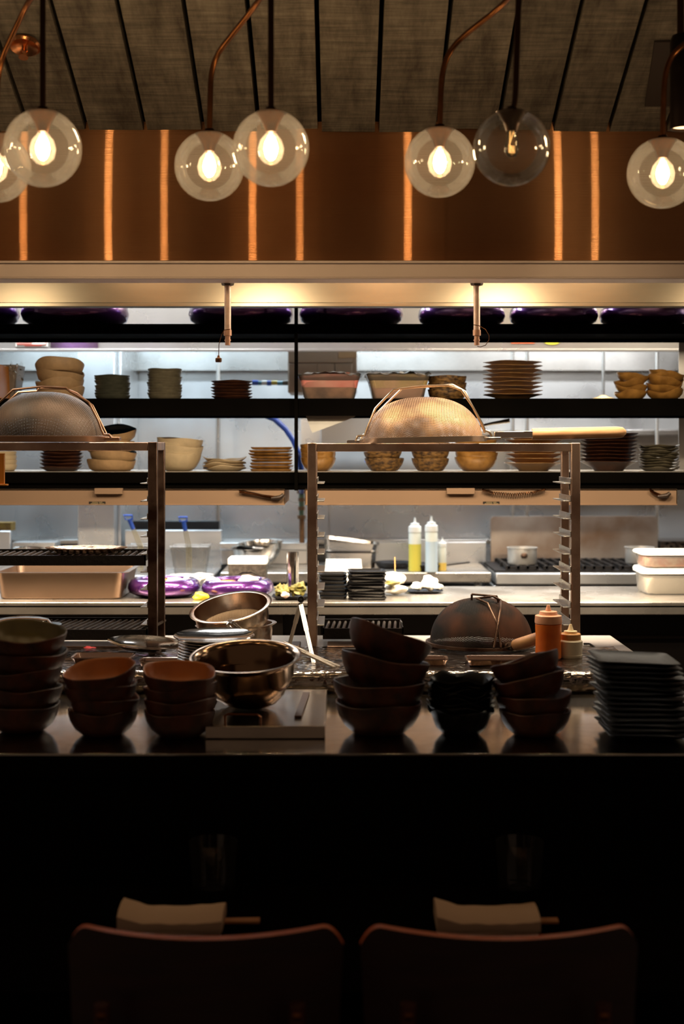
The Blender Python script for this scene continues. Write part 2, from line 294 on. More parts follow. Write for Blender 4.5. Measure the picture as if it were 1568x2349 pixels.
class MB:
    def __init__(s): s.v = []; s.f = []; s.mi = []; s.uv = []
    def face(s, idx, mi=0, uv=None): s.f.append(tuple(idx)); s.mi.append(mi); s.uv.append(uv)
    def box(s, x0, x1, y0, y1, z0, z1, mi=0):
        b = len(s.v)
        s.v += [Vector(p) for p in ((x0,y0,z0),(x1,y0,z0),(x1,y1,z0),(x0,y1,z0),(x0,y0,z1),(x1,y0,z1),(x1,y1,z1),(x0,y1,z1))]
        for q in ((0,3,2,1),(4,5,6,7),(0,1,5,4),(1,2,6,5),(2,3,7,6),(3,0,4,7)): s.face([b+i for i in q], mi)
        return s
    def bar(s, p0, p1, w, h, up=(0,0,1), mi=0):
        p0 = Vector(p0); p1 = Vector(p1); d = (p1 - p0).normalized(); up = Vector(up)
        if abs(d.dot(up)) > 0.98: up = Vector((0,1,0))
        sd = d.cross(up).normalized(); u = sd.cross(d).normalized(); b = len(s.v)
        for p in (p0, p1):
            for a, c in ((-1,-1),(1,-1),(1,1),(-1,1)): s.v.append(p + sd*a*w/2 + u*c*h/2)
        for q in ((0,1,2,3),(7,6,5,4),(0,4,5,1),(1,5,6,2),(2,6,7,3),(3,7,4,0)): s.face([b+i for i in q], mi)
        return s
    def tube(s, pts, r, seg=10, mi=0, cap=True):
        pts = [Vector(p) for p in pts]; n = len(pts); rs = r if isinstance(r, (list, tuple)) else [r]*n
        b = len(s.v); pu = None
        for i, p in enumerate(pts):
            t = (pts[min(i+1,n-1)] - pts[max(i-1,0)]).normalized()
            if pu is None:
                a = Vector((0,0,1)) if abs(t.z) < 0.9 else Vector((1,0,0)); u = t.cross(a).normalized()
            else: u = (pu - t*pu.dot(t)).normalized()
            pu = u; w = t.cross(u)
            for k in range(seg):
                a = 2*pi*k/seg; s.v.append(p + (u*cos(a) + w*sin(a))*rs[i])
        for i in range(n-1):
            for k in range(seg):
                k2 = (k+1) % seg; s.face((b+i*seg+k, b+i*seg+k2, b+(i+1)*seg+k2, b+(i+1)*seg+k), mi)
        if cap:
            s.face([b+k for k in range(seg)][::-1], mi); s.face([b+(n-1)*seg+k for k in range(seg)], mi)
        return s
    def lathe(s, prof, seg=40, c=(0,0,0), wob=None, mis=None, cap0=True, cap1=True, flip=False):
        # prof from the axis or an edge to another, counter-clockwise for outward faces: bottom outside -> top -> inside bottom
        b = len(s.v); c = Vector(c); L = [0.0]
        for i in range(1, len(prof)): L.append(L[-1] + math.hypot(prof[i][0]-prof[i-1][0], prof[i][1]-prof[i-1][1]))
        off = prof[0][0]
        for r, z in prof:
            for k in range(seg):
                a = 2*pi*k/seg; rr, zz = (r, z) if not wob else wob(a, r, z)
                s.v.append(c + Vector((rr*cos(a), rr*sin(a), zz)))
        for i in range(len(prof)-1):
            for k in range(seg):
                k2 = (k+1) % seg
                q = [b+i*seg+k, b+i*seg+k2, b+(i+1)*seg+k2, b+(i+1)*seg+k]
                def U(j, kk): a = 2*pi*kk/seg; l = L[j]+off; return (l*cos(a), l*sin(a))
                uv = [U(i,k), U(i,k+1), U(i+1,k+1), U(i+1,k)]
                s.face(q, mis[i] if mis else 0, uv)
        if cap0: s.face([b+k for k in range(seg)][::-1], mis[0] if mis else 0)
        if cap1: s.face([b+(len(prof)-1)*seg+k for k in range(seg)], mis[-1] if mis else 0)
        return s
    def rr(s, levels, c=(0,0,0), n=5, cap0=True, cap1=True, mis=None):
        # loft of rounded rectangles: (half x, half y, z, corner radius)
        b = len(s.v); c = Vector(c); per = 4*(n+1)
        for hx, hy, z, rad in levels:
            rad = min(rad, hx*0.999, hy*0.999)
            for q, (sx, sy) in enumerate(((1,1),(-1,1),(-1,-1),(1,-1))):
                for k in range(n+1):
                    a = q*pi/2 + k*pi/2/n
                    s.v.append(c + Vector((sx*(hx-rad)+rad*cos(a), sy*(hy-rad)+rad*sin(a), z)))
        for i in range(len(levels)-1):
            for k in range(per):
                k2 = (k+1) % per; s.face((b+i*per+k, b+i*per+k2, b+(i+1)*per+k2, b+(i+1)*per+k), mis[i] if mis else 0)
        if cap0: s.face([b+k for k in range(per)][::-1], mis[0] if mis else 0)
        if cap1: s.face([b+(len(levels)-1)*per+k for k in range(per)], mis[-1] if mis else 0)
        return s
    def blob(s, c, rx, ry, rz, seed=0, amp=0.25, seg=14, rings=9, mi=0, fr=1.8):
        b = len(s.v); c = Vector(c)
        for i in range(rings+1):
            th = pi*i/rings
            for k in range(seg):
                a = 2*pi*k/seg; d = Vector((sin(th)*cos(a), sin(th)*sin(a), -cos(th)))
                f = 1 + amp*noise.noise(d*fr + Vector((seed*3.1, seed*1.7, seed)))
                s.v.append(c + Vector((d.x*rx*f, d.y*ry*f, d.z*rz*f)))
        for i in range(rings):
            for k in range(seg):
                k2 = (k+1) % seg; s.face((b+i*seg+k, b+i*seg+k2, b+(i+1)*seg+k2, b+(i+1)*seg+k), mi)
        return s
    def build(s, name, mats, parent=None, loc=None, rot=None, smooth=True, ang=35, bevel=0, label=None):
        me = bpy.data.meshes.new(name); me.from_pydata([tuple(v) for v in s.v], [], s.f); me.validate(clean_customdata=False)
        if len(me.polygons) == len(s.f):
            me.polygons.foreach_set('material_index', s.mi)
            if any(u is not None for u in s.uv):
                ul = me.uv_layers.new(name='UVMap')
                for p, u in zip(me.polygons, s.uv):
                    if u is None: continue
                    for j, li in enumerate(p.loop_indices): ul.data[li].uv = u[j]
        if smooth:
            me.shade_smooth(); me.set_sharp_from_angle(angle=R(ang))
        for m in (mats if isinstance(mats, (list, tuple)) else [mats]): me.materials.append(m)
        o = bpy.data.objects.new(name, me); COL.objects.link(o)
        if parent is not None: o.parent = parent
        if loc is not None: o.location = loc
        if rot is not None: o.rotation_euler = rot
        if label: o['label'] = label
        if bevel:
            bv = o.modifiers.new('bevel', 'BEVEL'); bv.width = bevel; bv.segments = 2; bv.limit_method = 'ANGLE'; bv.angle_limit = R(40)
        return o

def tag(o, label, cat, group=None, kind=None):
    o['label'] = label; o['category'] = cat
    if group: o['group'] = group
    if kind: o['kind'] = kind
    return o
def thing(name, loc, label, cat, group=None, rot=(0,0,0)):
    o = bpy.data.objects.new(name, None); o.empty_display_size = 0.05; COL.objects.link(o)
    o.location = loc; o.rotation_euler = rot
    return tag(o, label, cat, group)
def struct(o): o['kind'] = 'structure'; return o

# ---------------------------------------------------------------- the setting
struct(MB().box(-3.2, 3.2, -2.0, 8.0, -0.1, 0.0).build('floor', mat('dark_floor_tile', rgb(52, 42, 36), 0.4, noise_amt=0.2, nscale=4)))
# back wall: steel cladding panels with raised seams
wb = MB().box(-3.2, 3.2, 7.72, 7.8, 0, 3.05)
struct(wb.build('wall_back', STEELW))
sm = MB()
for px in (-230, 30, 312, 500, 748, 1205, 1440, 1640):
    sm.box(X(px, 7.7)-0.012, X(px, 7.7)+0.012, 7.713, 7.72, 0.9, 2.4)
struct(sm.build('trim_1', STEELW))
struct(MB().box(-3.2, -3.1, 4.5, 7.8, 0, 3.05).build('wall_left', STEELW))
struct(MB().box(3.1, 3.2, 4.5, 7.8, 0, 3.05).build('wall_right', STEELW))
struct(MB().box(-3.2, 3.2, 4.55, 7.8, 2.97, 3.07).build('ceiling', mat('kitchen_ceiling_white', rgb(210, 208, 204), 0.7)))

# sloping plank ceiling that comes down to the copper hood
TS = 1324.0 / FPX
zc0 = Z(303, 3.8)
def ceil_z(d): return zc0 + TS*(3.8 - d)
cl = MB(); seams = [201, 334, 467, 594, 733, 864, 1002, 1140, 1265, 1393]
while seams[0] > -900: seams.insert(0, seams[0] - 132)
while seams[-1] < 2500: seams.append(seams[-1] + 131)
up = Vector((0, TS, 1)).normalized()
for a, b_ in zip(seams[:-1], seams[1:]):
    x0 = X(a, 3.8) + 0.006; x1 = X(b_, 3.8) - 0.006; dz = random.uniform(-0.004, 0.004); de = random.uniform(-0.004, 0.01)
    base = len(cl.v)
    for d in (3.79 + de, -0.6):
        for (x, u) in ((x0, dz), (x1, dz + random.uniform(-0.002, 0.002)), (x1, 0.05), (x0, 0.05)):
            cl.v.append(Vector((x, d, ceil_z(d))) + up*u)
    for q in ((0,1,2,3),(7,6,5,4),(0,4,5,1),(1,5,6,2),(2,6,7,3),(3,7,4,0)): cl.face([base+i for i in q])
struct(cl.build('ceiling', WOOD, smooth=False))
bk = MB(); base = 0
for d in (3.8, -0.6):
    for x in (-2.6, 2.6): bk.v.append(Vector((x, d, ceil_z(d) + 0.06)))
bk.face((0, 1, 3, 2)); struct(bk.build('trim_2', BLACKP, smooth=False))

# ---------------------------------------------------------------- copper front hood over the grill
hood = thing('range_hood', (0, 3.8, 2.1), 'long copper fronted extraction hood with steel rim hanging above the grill', 'range hood')
def child_at(mb, name, m, par, **k):
    o = mb.build(name, m, par, **k)
    o.location = tuple(-c for c in par.location) if 'loc' not in k else k['loc']
    return o
hx = 2.4; z_c0 = Z(603, 3.8); z_c1 = Z(296, 3.8)
cp = MB(); cp.v = [Vector(p) for p in ((-hx, 3.8, z_c0), (hx, 3.8, z_c0), (hx, 3.8, z_c1+0.02), (-hx, 3.8, z_c1+0.02),
                                       (-hx, 3.83, z_c0), (hx, 3.83, z_c0), (hx, 3.83, z_c1+0.02), (-hx, 3.83, z_c1+0.02))]
cp.face((0,1,2,3), 0, [(0,0),(1,0),(1,1),(0,1)])
for q in ((5,4,7,6),(4,0,3,7),(1,5,6,2),(3,2,6,7),(4,5,1,0)): cp.face(q, 0, [(0,0),(1,0),(1,1),(0,1)])
child_at(cp, 'copper_panel', COPPER, hood, smooth=False, label='brushed copper front panel')
zr0 = Z(637, 3.78); zr1 = Z(604, 3.78)
rim = MB().box(-hx, hx, 3.765, 3.83, zr1-0.002, zr1+0.006)
rim.box(-hx, hx, 3.775, 3.79, zr0, zr1)
rim.box(-hx, hx, 3.775, 3.87, zr0-0.004, zr0+0.002).box(-hx, hx, 3.862, 3.87, zr0, zr0+0.03)
child_at(rim, 'rim', STEELRIM, hood, bevel=0.0015)
bp_ = MB().box(-hx, hx, 4.52, 4.54, Z(697, 4.5), 3.0).box(-hx, hx, 4.47, 4.54, Z(704, 4.5), Z(696, 4.5)).box(-hx, hx, 4.455, 4.47, Z(704, 4.47), Z(700, 4.47)+0.006)
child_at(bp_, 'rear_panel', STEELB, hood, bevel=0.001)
child_at(MB().box(-hx, hx, 3.83, 4.54, 2.9, 2.93).box(-hx-0.02, -hx, 3.8, 4.54, zr0, 2.93).box(hx, hx+0.02, 3.8, 4.54, zr0, 2.93), 'canopy', STEELH, hood)
ft = MB()
for i in range(9):
    x = -2.2 + i*0.5
    ft.bar((x+0.22, 3.86, 2.52), (x+0.22, 4.5, 2.7), 0.44, 0.03)
child_at(ft, 'filter', STEELD, hood)
for px in (522, 1093):
    d = 3.9; x = X(px, d)
    nz = MB().tube([(x, d, Z(655, d)), (x, d, Z(762, d))], 0.0092, 16).build('suppression_nozzle', mat('copper_pipe', rgb(225, 195, 178), 0.4, 0.7, noise_amt=0.2, nscale=60), hood)
    nz.location = (0, -3.8, -2.1)
    fl = MB().lathe([(0.001, 0), (0.016, 0), (0.018, 0.004), (0.018, 0.012), (0.022, 0.012), (0.022, 0.016), (0.001, 0.016)], 6, (x, d, Z(655, d))).build('flange', mat('old_iron_nut', rgb(110, 96, 84), 0.4, 0.9), nz)
    ti = MB().tube([(x, d, Z(762, d)), (x, d, Z(792, d))], 0.0075, 14).tube([(x, d, Z(757, d)), (x, d, Z(770, d))], 0.0112, 14).tube([(x, d, Z(779, d)), (x, d, Z(782, d))], 0.009, 14).build('nozzle_tip', mat('copper_tip', rgb(200, 156, 132), 0.4, 0.8), nz)
    if px == 522:
        w = [P(px+6, 755, d-.01), P(px-8, 757, d-.012), P(px-14, 768, d-.005), P(px-20, 790, d), P(px-21, 822, d)]
        MB().tube(w, 0.0011, 6).build('tether', BRASS, nz)
        MB().lathe([(0.001, 0), (0.008, 0), (0.009, 0.004), (0.009, 0.011), (0.004, 0.013), (0.003, 0.019), (0.001, 0.019)], 14, P(px-21, 831, d)).build('dust_cap', mat('brass_cap', rgb(120, 84, 60), 0.35, 0.9), nz)
    else:
        w = [P(px-8, 745, d-.01), P(px+5, 747, d-.012), P(px+20, 756, d-.004), P(px+28, 770, d), P(px+28, 780, d), P(px+20, 792, d), P(px+8, 796, d), P(px+1, 794, d)]
        MB().tube(w, 0.0011, 6).build('tether', BRASS, nz)

# ---------------------------------------------------------------- black shelf unit
shelf = thing('wall_shelf', (0, 5.0, 1.5), 'black three tier metal shelving full of crockery hanging over the pass', 'shelves')
SZ = [Z(743, 5.0), Z(914, 5.0), Z(1083, 5.0)]
LIP = [(743, 766), (914, 954), (1083, 1108)]
for zt, (a, b_) in zip(SZ, LIP):
    h = M2(b_-a, 5.0)
    m = MB().box(-2.1, 2.1, 5.0, 5.012, zt-h, zt).box(-2.1, 2.1, 5.012, 5.42, zt-h*0.6, zt-0.001).box(-2.1, 2.1, 5.41, 5.42, zt-h, zt)
    child_at(m, 'shelf_board', BLACKM, shelf)
child_at(MB().box(-2.1, 2.1, 5.004, 5.42, SZ[2]-0.0005, SZ[2]+0.001), 'lit_top_sheet', SATIN, shelf, label='pale steel sheet added for the lit top of the lowest shelf')  # pale sheet added so the lowest shelf's top reads as brightly lit
child_at(MB().box(-2.1, 2.1, 5.013, 5.05, Z(1124, 5.0), Z(1108, 5.0)), 'lower_rail', BLACKM, shelf)
child_at(MB().box(X(675, 4.985), X(683, 4.985), 4.975, 5.0, Z(1125, 5.0), 2.97).box(X(677, 5.4), X(683, 5.4), 5.40, 5.42, Z(1125, 5.0), 2.97), 'upright', BLACKM, shelf, bevel=0.001)
child_at(MB().box(X(1556, 5.43), X(1720, 5.43), 5.43, 5.435, SZ[2], SZ[0]), 'end_panel', STEELW, shelf, label='grey steel end panel')

# ---------------------------------------------------------------- ceramics
def bowl_mesh(r, h, t=0.004, foot=0.45, kind='bowl', wz=0.0, wr=0.0, k=3, ph=0.0, ncut=0, mats2=False, seg=44):
    m = MB(); pts = []
    if kind == 'bowl':       # round bowl
        prof = [(foot, 0), (foot+0.18, 0.05), (0.80, 0.28), (0.93, 0.58), (0.985, 0.85), (1.0, 1.0)]
    elif kind == 'dish':     # straight low wall
        prof = [(foot+0.15, 0), (foot+0.33, 0.04), (0.90, 0.25), (0.96, 0.6), (0.99, 0.85), (1.0, 1.0)]
    elif kind == 'flare':
        prof = [(foot, 0), (foot+0.12, 0.05), (0.76, 0.3), (0.84, 0.62), (0.91, 0.88), (1.0, 1.0)]
    elif kind == 'plate':    # flared rim plate
        prof = [(foot, 0), (foot+0.04, 0.03), (0.62, 0.42), (0.82, 0.74), (0.94, 0.92), (1.0, 1.0)]
    elif kind == 'flat':
        prof = [(foot+0.1, 0), (foot+0.25, 0.1), (0.82, 0.35), (0.9, 0.62), (0.97, 0.85), (1.0, 1.0)]
    out = [(a*r, b*h) for a, b in prof]
    inn = [(max(0.002, a*r - t), b*h + (t if b < 0.3 else t*0.3)) for a, b in prof[::-1]]
    inn[0] = (r - t*0.8, h)
    pr = [(0.002, t*0.3)] + out + [(r - t*0.3, h + t*0.35)] + inn + [(0.002, t*1.6)]
    def wob(a, rr, zz):
        q = (rr/r)**2 * (zz/h if h else 0)
        f = sin(k*a+ph) + 0.5*sin((k+2)*a + 2.1*ph)
        g = sin((k+1)*a + ph*1.7)
        if ncut: g += 0.8*abs(cos(ncut*a/2))
        return rr*(1 + wr*g*(rr/r)), zz + wz*f*min(1.2, q)
    mis = [0]*(len(out)+1) + [1 if mats2 else 0]*(len(inn)+1)
    m.lathe(pr, seg, wob=wob, mis=mis[:len(pr)-1])
    return m
ORD = ['bottom', 'second from the bottom', 'third from the bottom', 'fourth from the bottom', 'fifth from the bottom', 'sixth from the bottom', 'seventh from the bottom', 'eighth from the bottom', 'ninth from the bottom', 'tenth from the bottom', 'eleventh from the bottom', 'twelfth from the bottom', 'thirteenth from the bottom', 'fourteenth from the bottom']
def ordl(i, n): return 'topmost' if i == n-1 else ORD[i]
def stack(name, cat, adj, where, m, px, w, z0, d, n, pitch, h, kind='bowl', tilts=None, offs=None, tz=0.003, **kw):
    """n pieces; w, pitch, h in photo pixels at distance d; adj = looks, where = the stack's place"""
    x = X(px, d); r = M2(w, d)/2; out = []
    mat_top = kw.pop('mat_top', None); wv = kw.pop('wv', 1.0); mats2 = kw.pop('mats2', None); jit = kw.pop('jit', 1.5)
    lift = kw.pop('lift', None); sizes = kw.pop('sizes', None)
    for i in range(n):
        rr = r*(sizes[i] if sizes else random.uniform(0.97, 1.0))
        hh = M2(h, d)
        kk = dict(kw); kk['ph'] = random.uniform(0, 6)
        bm = bowl_mesh(rr, hh, tz, kind=kind, mats2=bool(mats2), **kk)
        ml = [m, mats2] if mats2 else m
        if i == n-1 and mat_top: ml = mat_top
        zz = z0 + M2(pitch, d)*i + (M2(lift[i], d) if lift else 0)
        tx, ty = (0, 0) if not tilts or tilts[i] is None else tilts[i]
        ox = M2(offs[i], d) if offs else M2(random.uniform(-jit, jit), d)
        if tx or ty: zz += rr*0.45*(abs(sin(R(tx))) + abs(sin(R(ty))))
        o = bm.build(name, ml, loc=(x+ox, d, zz), rot=(R(tx), R(ty), random.uniform(0, 6) if not (tx or ty) else 0))
        lab = '%s, %s of %s' % (adj, ordl(i, n), where) if n > 1 else '%s %s' % (adj, where)
        tag(o, lab, cat, where if n > 1 else None); out.append(o)
    return out
D1 = 5.17
# top shelf: purple bowls
def purple_bowl(px0, px1, z, d, label, group, hk=0.5):
    r = M2(px1-px0, d)/2; h = r*hk; x = X((px0+px1)/2, d)
    pr = [(0.002, 0.004), (0.58*r, 0.0), (0.80*r, 0.08*h), (0.955*r, 0.24*h), (1.0*r, 0.45*h), (0.975*r, 0.70*h), (0.90*r, 0.92*h), (0.80*r, 1.0*h),
          (0.72*r, 0.96*h), (0.70*r, 0.85*h), (0.72*r, 0.5*h), (0.6*r, 0.25*h), (0.002, 0.18*h)]
    o = MB().lathe(pr, 56).build('serving_bowl', PURPLE, loc=(x, d, z), ang=60)
    return tag(o, label, 'bowl', group)
for i, (a, b_, w) in enumerate([(-200, 43, 'cut by the left edge'), (50, 295, 'wide one near the left end'), (432, 672, 'left of the black upright'),
                     (685, 925, 'right of the black upright'), (958, 1158, 'behind the right nozzle'), (1167, 1370, 'second from the right'), (1374, 1580, 'farthest right')]):
    purple_bowl(a, b_, SZ[0], 5.215 if b_-a > 220 else 5.19, 'glossy purple serving bowl on the top shelf, %s' % w, 'purple bowls on the top shelf', 0.58)
# middle shelf
z2 = SZ[1]; z3 = SZ[2] + 0.001
stack('ceramic_bowl', 'bowl', 'tan unglazed bowl', 'leftmost stack on the middle shelf', C_TAN, 137, 112, z2, D1, 4, 17.5, 27, 'dish', tz=0.004, wz=0.006, wr=0.02, k=2, tilts=[None, (0, -3), (3, 4), (-10, -3)])
stack('side_plate', 'plate', 'dark green side plate', 'stack beside the tan bowls, middle shelf', C_GREEN, 258, 82, z2, D1, 9, 5.6, 11, 'dish', wz=0.001, wr=0.008)
stack('side_plate', 'plate', 'olive grey side plate', 'tall stack left of the nozzle', C_OLIVE, 377, 80, z2, D1, 11, 6.0, 10.5, 'dish', wz=0.001, wr=0.008)
stack('side_plate', 'plate', 'dark brown plate', 'low stack under the left nozzle', C_DBRN, 531, 96, z2, D1, 6, 7, 8, 'flat', wz=0.001, wr=0.008)
stack('ceramic_bowl', 'bowl', 'rough bark brown bowl', 'stack behind the right sieve', C_BARK, 1025, 89, z2, D1, 3, 15, 24, 'dish', wz=0.001, wr=0.01, jit=0.5)
stack('dinner_plate', 'plate', 'wide tan plate', 'tall stack on the middle shelf', C_AMBER, 1175, 138, z2, D1, 9, 9.3, 12, 'plate', jit=2, wz=0.0012, wr=0.004, tz=0.0035)
stack('ceramic_bowl', 'bowl', 'wavy golden dish', 'stack second from right, middle shelf', C_GOLD, 1446, 74, z2, D1, 4, 12, 19, 'bowl', wz=0.006, wr=0.03, k=2, tilts=[None, (3, 3), (-3, -5), (4, 8)])
stack('ceramic_bowl', 'bowl', 'wavy golden dish', 'rightmost stack, middle shelf', C_GOLD, 1524, 84, z2, D1, 4, 12.5, 21, 'bowl', wz=0.008, wr=0.03, k=2, tilts=[None, (3, -4), (-3, 6), (5, 9)])
# lower shelf
stack('ceramic_bowl', 'bowl', 'small cream bowl', 'stack at the left edge, lower shelf', C_CREAM, 8, 60, z3, D1, 4, 10, 15, 'dish')
stack('side_plate', 'plate', 'rust edged dark plate', 'stack under the left sieve, lower shelf', C_DBRN, 141, 102, z3, D1, 6, 8, 10, 'flat', wz=0.001, wr=0.008)
stack('ceramic_bowl', 'bowl', 'pale tan wavy bowl', 'stack beside the dark plates, lower shelf', C_TAN, 255, 112, z3, D1, 4, 20, 25, 'dish', mats2=C_BLUE, wz=0.004, wr=0.015, k=2, tilts=[None, (0, 2), (0, -2), (14, -5)], sizes=[1, .96, 1, 0.98], offs=[0, 4, -2, 5])
stack('ceramic_bowl', 'bowl', 'large cream bowl', 'stack right of the left rack', C_CREAM, 409, 108, z3, D1, 5, 8, 40, 'bowl', wz=0.003, wr=0.01, k=2, tilts=[None, (0, 1), (0, 3), (0, -2), (0, 4)])
stack('side_plate', 'plate', 'wavy cream plate', 'low warped stack, lower shelf', C_CREAM, 515, 102, z3, D1, 4, 6.5, 9, 'flat', wz=0.006, wr=0.02, k=2)
def sq_stack(name, adj, where, m, px, w, z0, d, n, pitch, t=5.5, turn=4, wz=0.0015):
    for i in range(n):
        hw = M2(w, d)/2*random.uniform(0.96, 1.0); th = M2(t, d)
        mb = MB().rr([(hw*0.8, hw*0.8, 0, 0.01), (hw*0.92, hw*0.92, th*0.2, 0.012), (hw, hw, th, 0.015), (hw*0.97, hw*0.97, th*1.1, 0.015), (hw*0.86, hw*0.86, th*0.4, 0.012)], n=8)
        sd = random.uniform(0, 9)
        for v in mb.v: v.z += wz*noise.noise(Vector((v.x*26+sd, v.y*26, 0)))*2
        o = mb.build(name, m, loc=(X(px, d)+random.uniform(-.002, .002), d, z0+M2(pitch, d)*i), rot=(0, 0, R(random.uniform(-turn, turn))))
        tag(o, '%s, %s of %s' % (adj, ordl(i, n), where), 'plate', where)
sq_stack('side_plate', 'square golden plate', 'stack left of the black upright', C_GOLD, 622, 98, z3, D1, 8, 7)
stack('ceramic_bowl', 'bowl', 'golden brown bowl', 'stack behind the right rack post', C_GOLD, 730, 83, z3, D1, 4, 10, 31, 'bowl', wz=0.001)
stack('ceramic_bowl', 'bowl', 'bark textured bowl', 'left bark stack under the right sieve', C_BARK, 882, 92, z3, D1, 3, 17, 29, 'bowl', wz=0.001, foot=0.5, tilts=[None, (0, -6), (0, 2)])
stack('ceramic_bowl', 'bowl', 'bark textured bowl', 'right bark stack under the right sieve', C_BARK, 986, 88, z3, D1, 3, 18, 29, 'bowl', wz=0.001, foot=0.5)
stack('ceramic_bowl', 'bowl', 'plain golden bowl', 'stack beside the bark bowls, lower shelf', C_GOLD, 1092, 98, z3, D1, 5, 10, 32, 'bowl', tilts=[None, (0, 0), (0, -4), (0, 3), (0, -3)])
stack('dinner_plate', 'plate', 'wide amber plate', 'stack beneath the wooden sieve handle', C_AMBER, 1224, 136, z3, D1, 7, 10.5, 19, 'plate')
stack('dinner_plate', 'plate', 'wide dark plate', 'stack right of the right rack', C_DBRN, 1395, 135, z3, D1, 9, 8, 22, 'plate', wz=0.001)
stack('side_plate', 'plate', 'crinkled dark plate', 'rightmost stack on the lower shelf', C_OLIVE, 1511, 93, z3, D1, 9, 6.3, 8, 'flat', wz=0.003, wr=0.02, k=4)

# clear tubs with food on the middle shelf
def tub(px0, px1, label, fmat, ftop, seed):
    d = D1; hx_ = M2(px1-px0, d)/2; x = X((px0+px1)/2, d); t = thing('food_tub', (x, d, z2), label, 'container', 'food tubs on the middle shelf')
    H = M2(58, d)
    MB().rr([(hx_*0.76, 0.09, 0, 0.02), (hx_*0.8, 0.095, H*0.1, 0.02), (hx_*0.9, 0.105, H*0.72, 0.02), (hx_*0.92, 0.107, H*0.74, 0.02), (hx_*0.99, 0.115, H*0.97, 0.02), (hx_, 0.118, H*0.98, 0.02)], cap1=False).build('tub_body', TUBP, t)
    MB().rr([(hx_*0.74, 0.085, H*0.03, 0.02), (hx_*0.86, 0.10, H*0.5, 0.02), (hx_*0.84, 0.09, H*0.55, 0.02)]).build('food_filling', fmat, t)
    m = MB().rr([(hx_*0.86, 0.1, H*0.45, 0.02), (hx_*0.94, 0.108, H*0.9, 0.02), (hx_*0.7, 0.08, H*1.0, 0.02)])
    for v in m.v: v.z += 0.012*noise.noise(v*22 + Vector((seed, 0, 0)))
    m.build('liner', ftop, t)
    g = MB(); n = 18
    for i in range(n+1):
        for j in range(7):
            u = i/n*2-1; w = j/6*2-1
            g.v.append(Vector((u*hx_*1.03, w*0.12, H*0.99 + 0.014*noise.noise(Vector((u*4+seed, w*3, 1))) + 0.006*(1-u*u) - 0.012*max(0, abs(w)-0.7))))
    for i in range(n):
        for j in range(6): g.face((i*7+j, (i+1)*7+j, (i+1)*7+j+1, i*7+j+1))
    g.build('cling_film', FILM, t)
tub(683, 828, 'clear plastic tub lined with pink film beside the black upright', BEIGEF, PINK, 1)
tub(838, 984, 'clear plastic tub of pale yellowish food behind the sieve', mat('pale_mix_food', rgb(196, 150, 120), 0.6, col2=rgb(220, 170, 150), nscale=9), YELF, 5)
# amber board and dark wrapped tub at the left edge
tag(MB().box(X(-60, 5.1), X(10, 5.1), 5.03, 5.2, z2, Z(838, 5.1)).build('storage_box', AMBERP, bevel=0.004), 'amber orange box at the left end of the middle shelf', 'box')
t = thing('food_tub', (X(22, 5.24), 5.24, z2), 'tall dark tub with torn cling film beside the amber box', 'container')
MB().rr([(0.030, 0.05, 0, 0.01), (0.044, 0.075, M2(80, 5.24), 0.012), (0.038, 0.07, M2(80, 5.24), 0.012), (0.026, 0.045, 0.006, 0.01)]).build('tub_body', mat('grey_tub', rgb(120, 108, 96), 0.4), t)
fm = MB()
for i in range(9):
    for j in range(9):
        fm.v.append(Vector((0.020 + 0.05*i/8, -0.085 + 0.006*noise.noise(Vector((i*.7, j*.6, 3)))*2, M2(82, 5.24) - 0.075*j/8*(0.5+0.5*i/8) + 0.02*noise.noise(Vector((i*.5, j*.4, 0))))))
for i in range(8):
    for j in range(8): fm.face((i*9+j, (i+1)*9+j, (i+1)*9+j+1, i*9+j+1))
fm.build('cling_film', FILM, t)

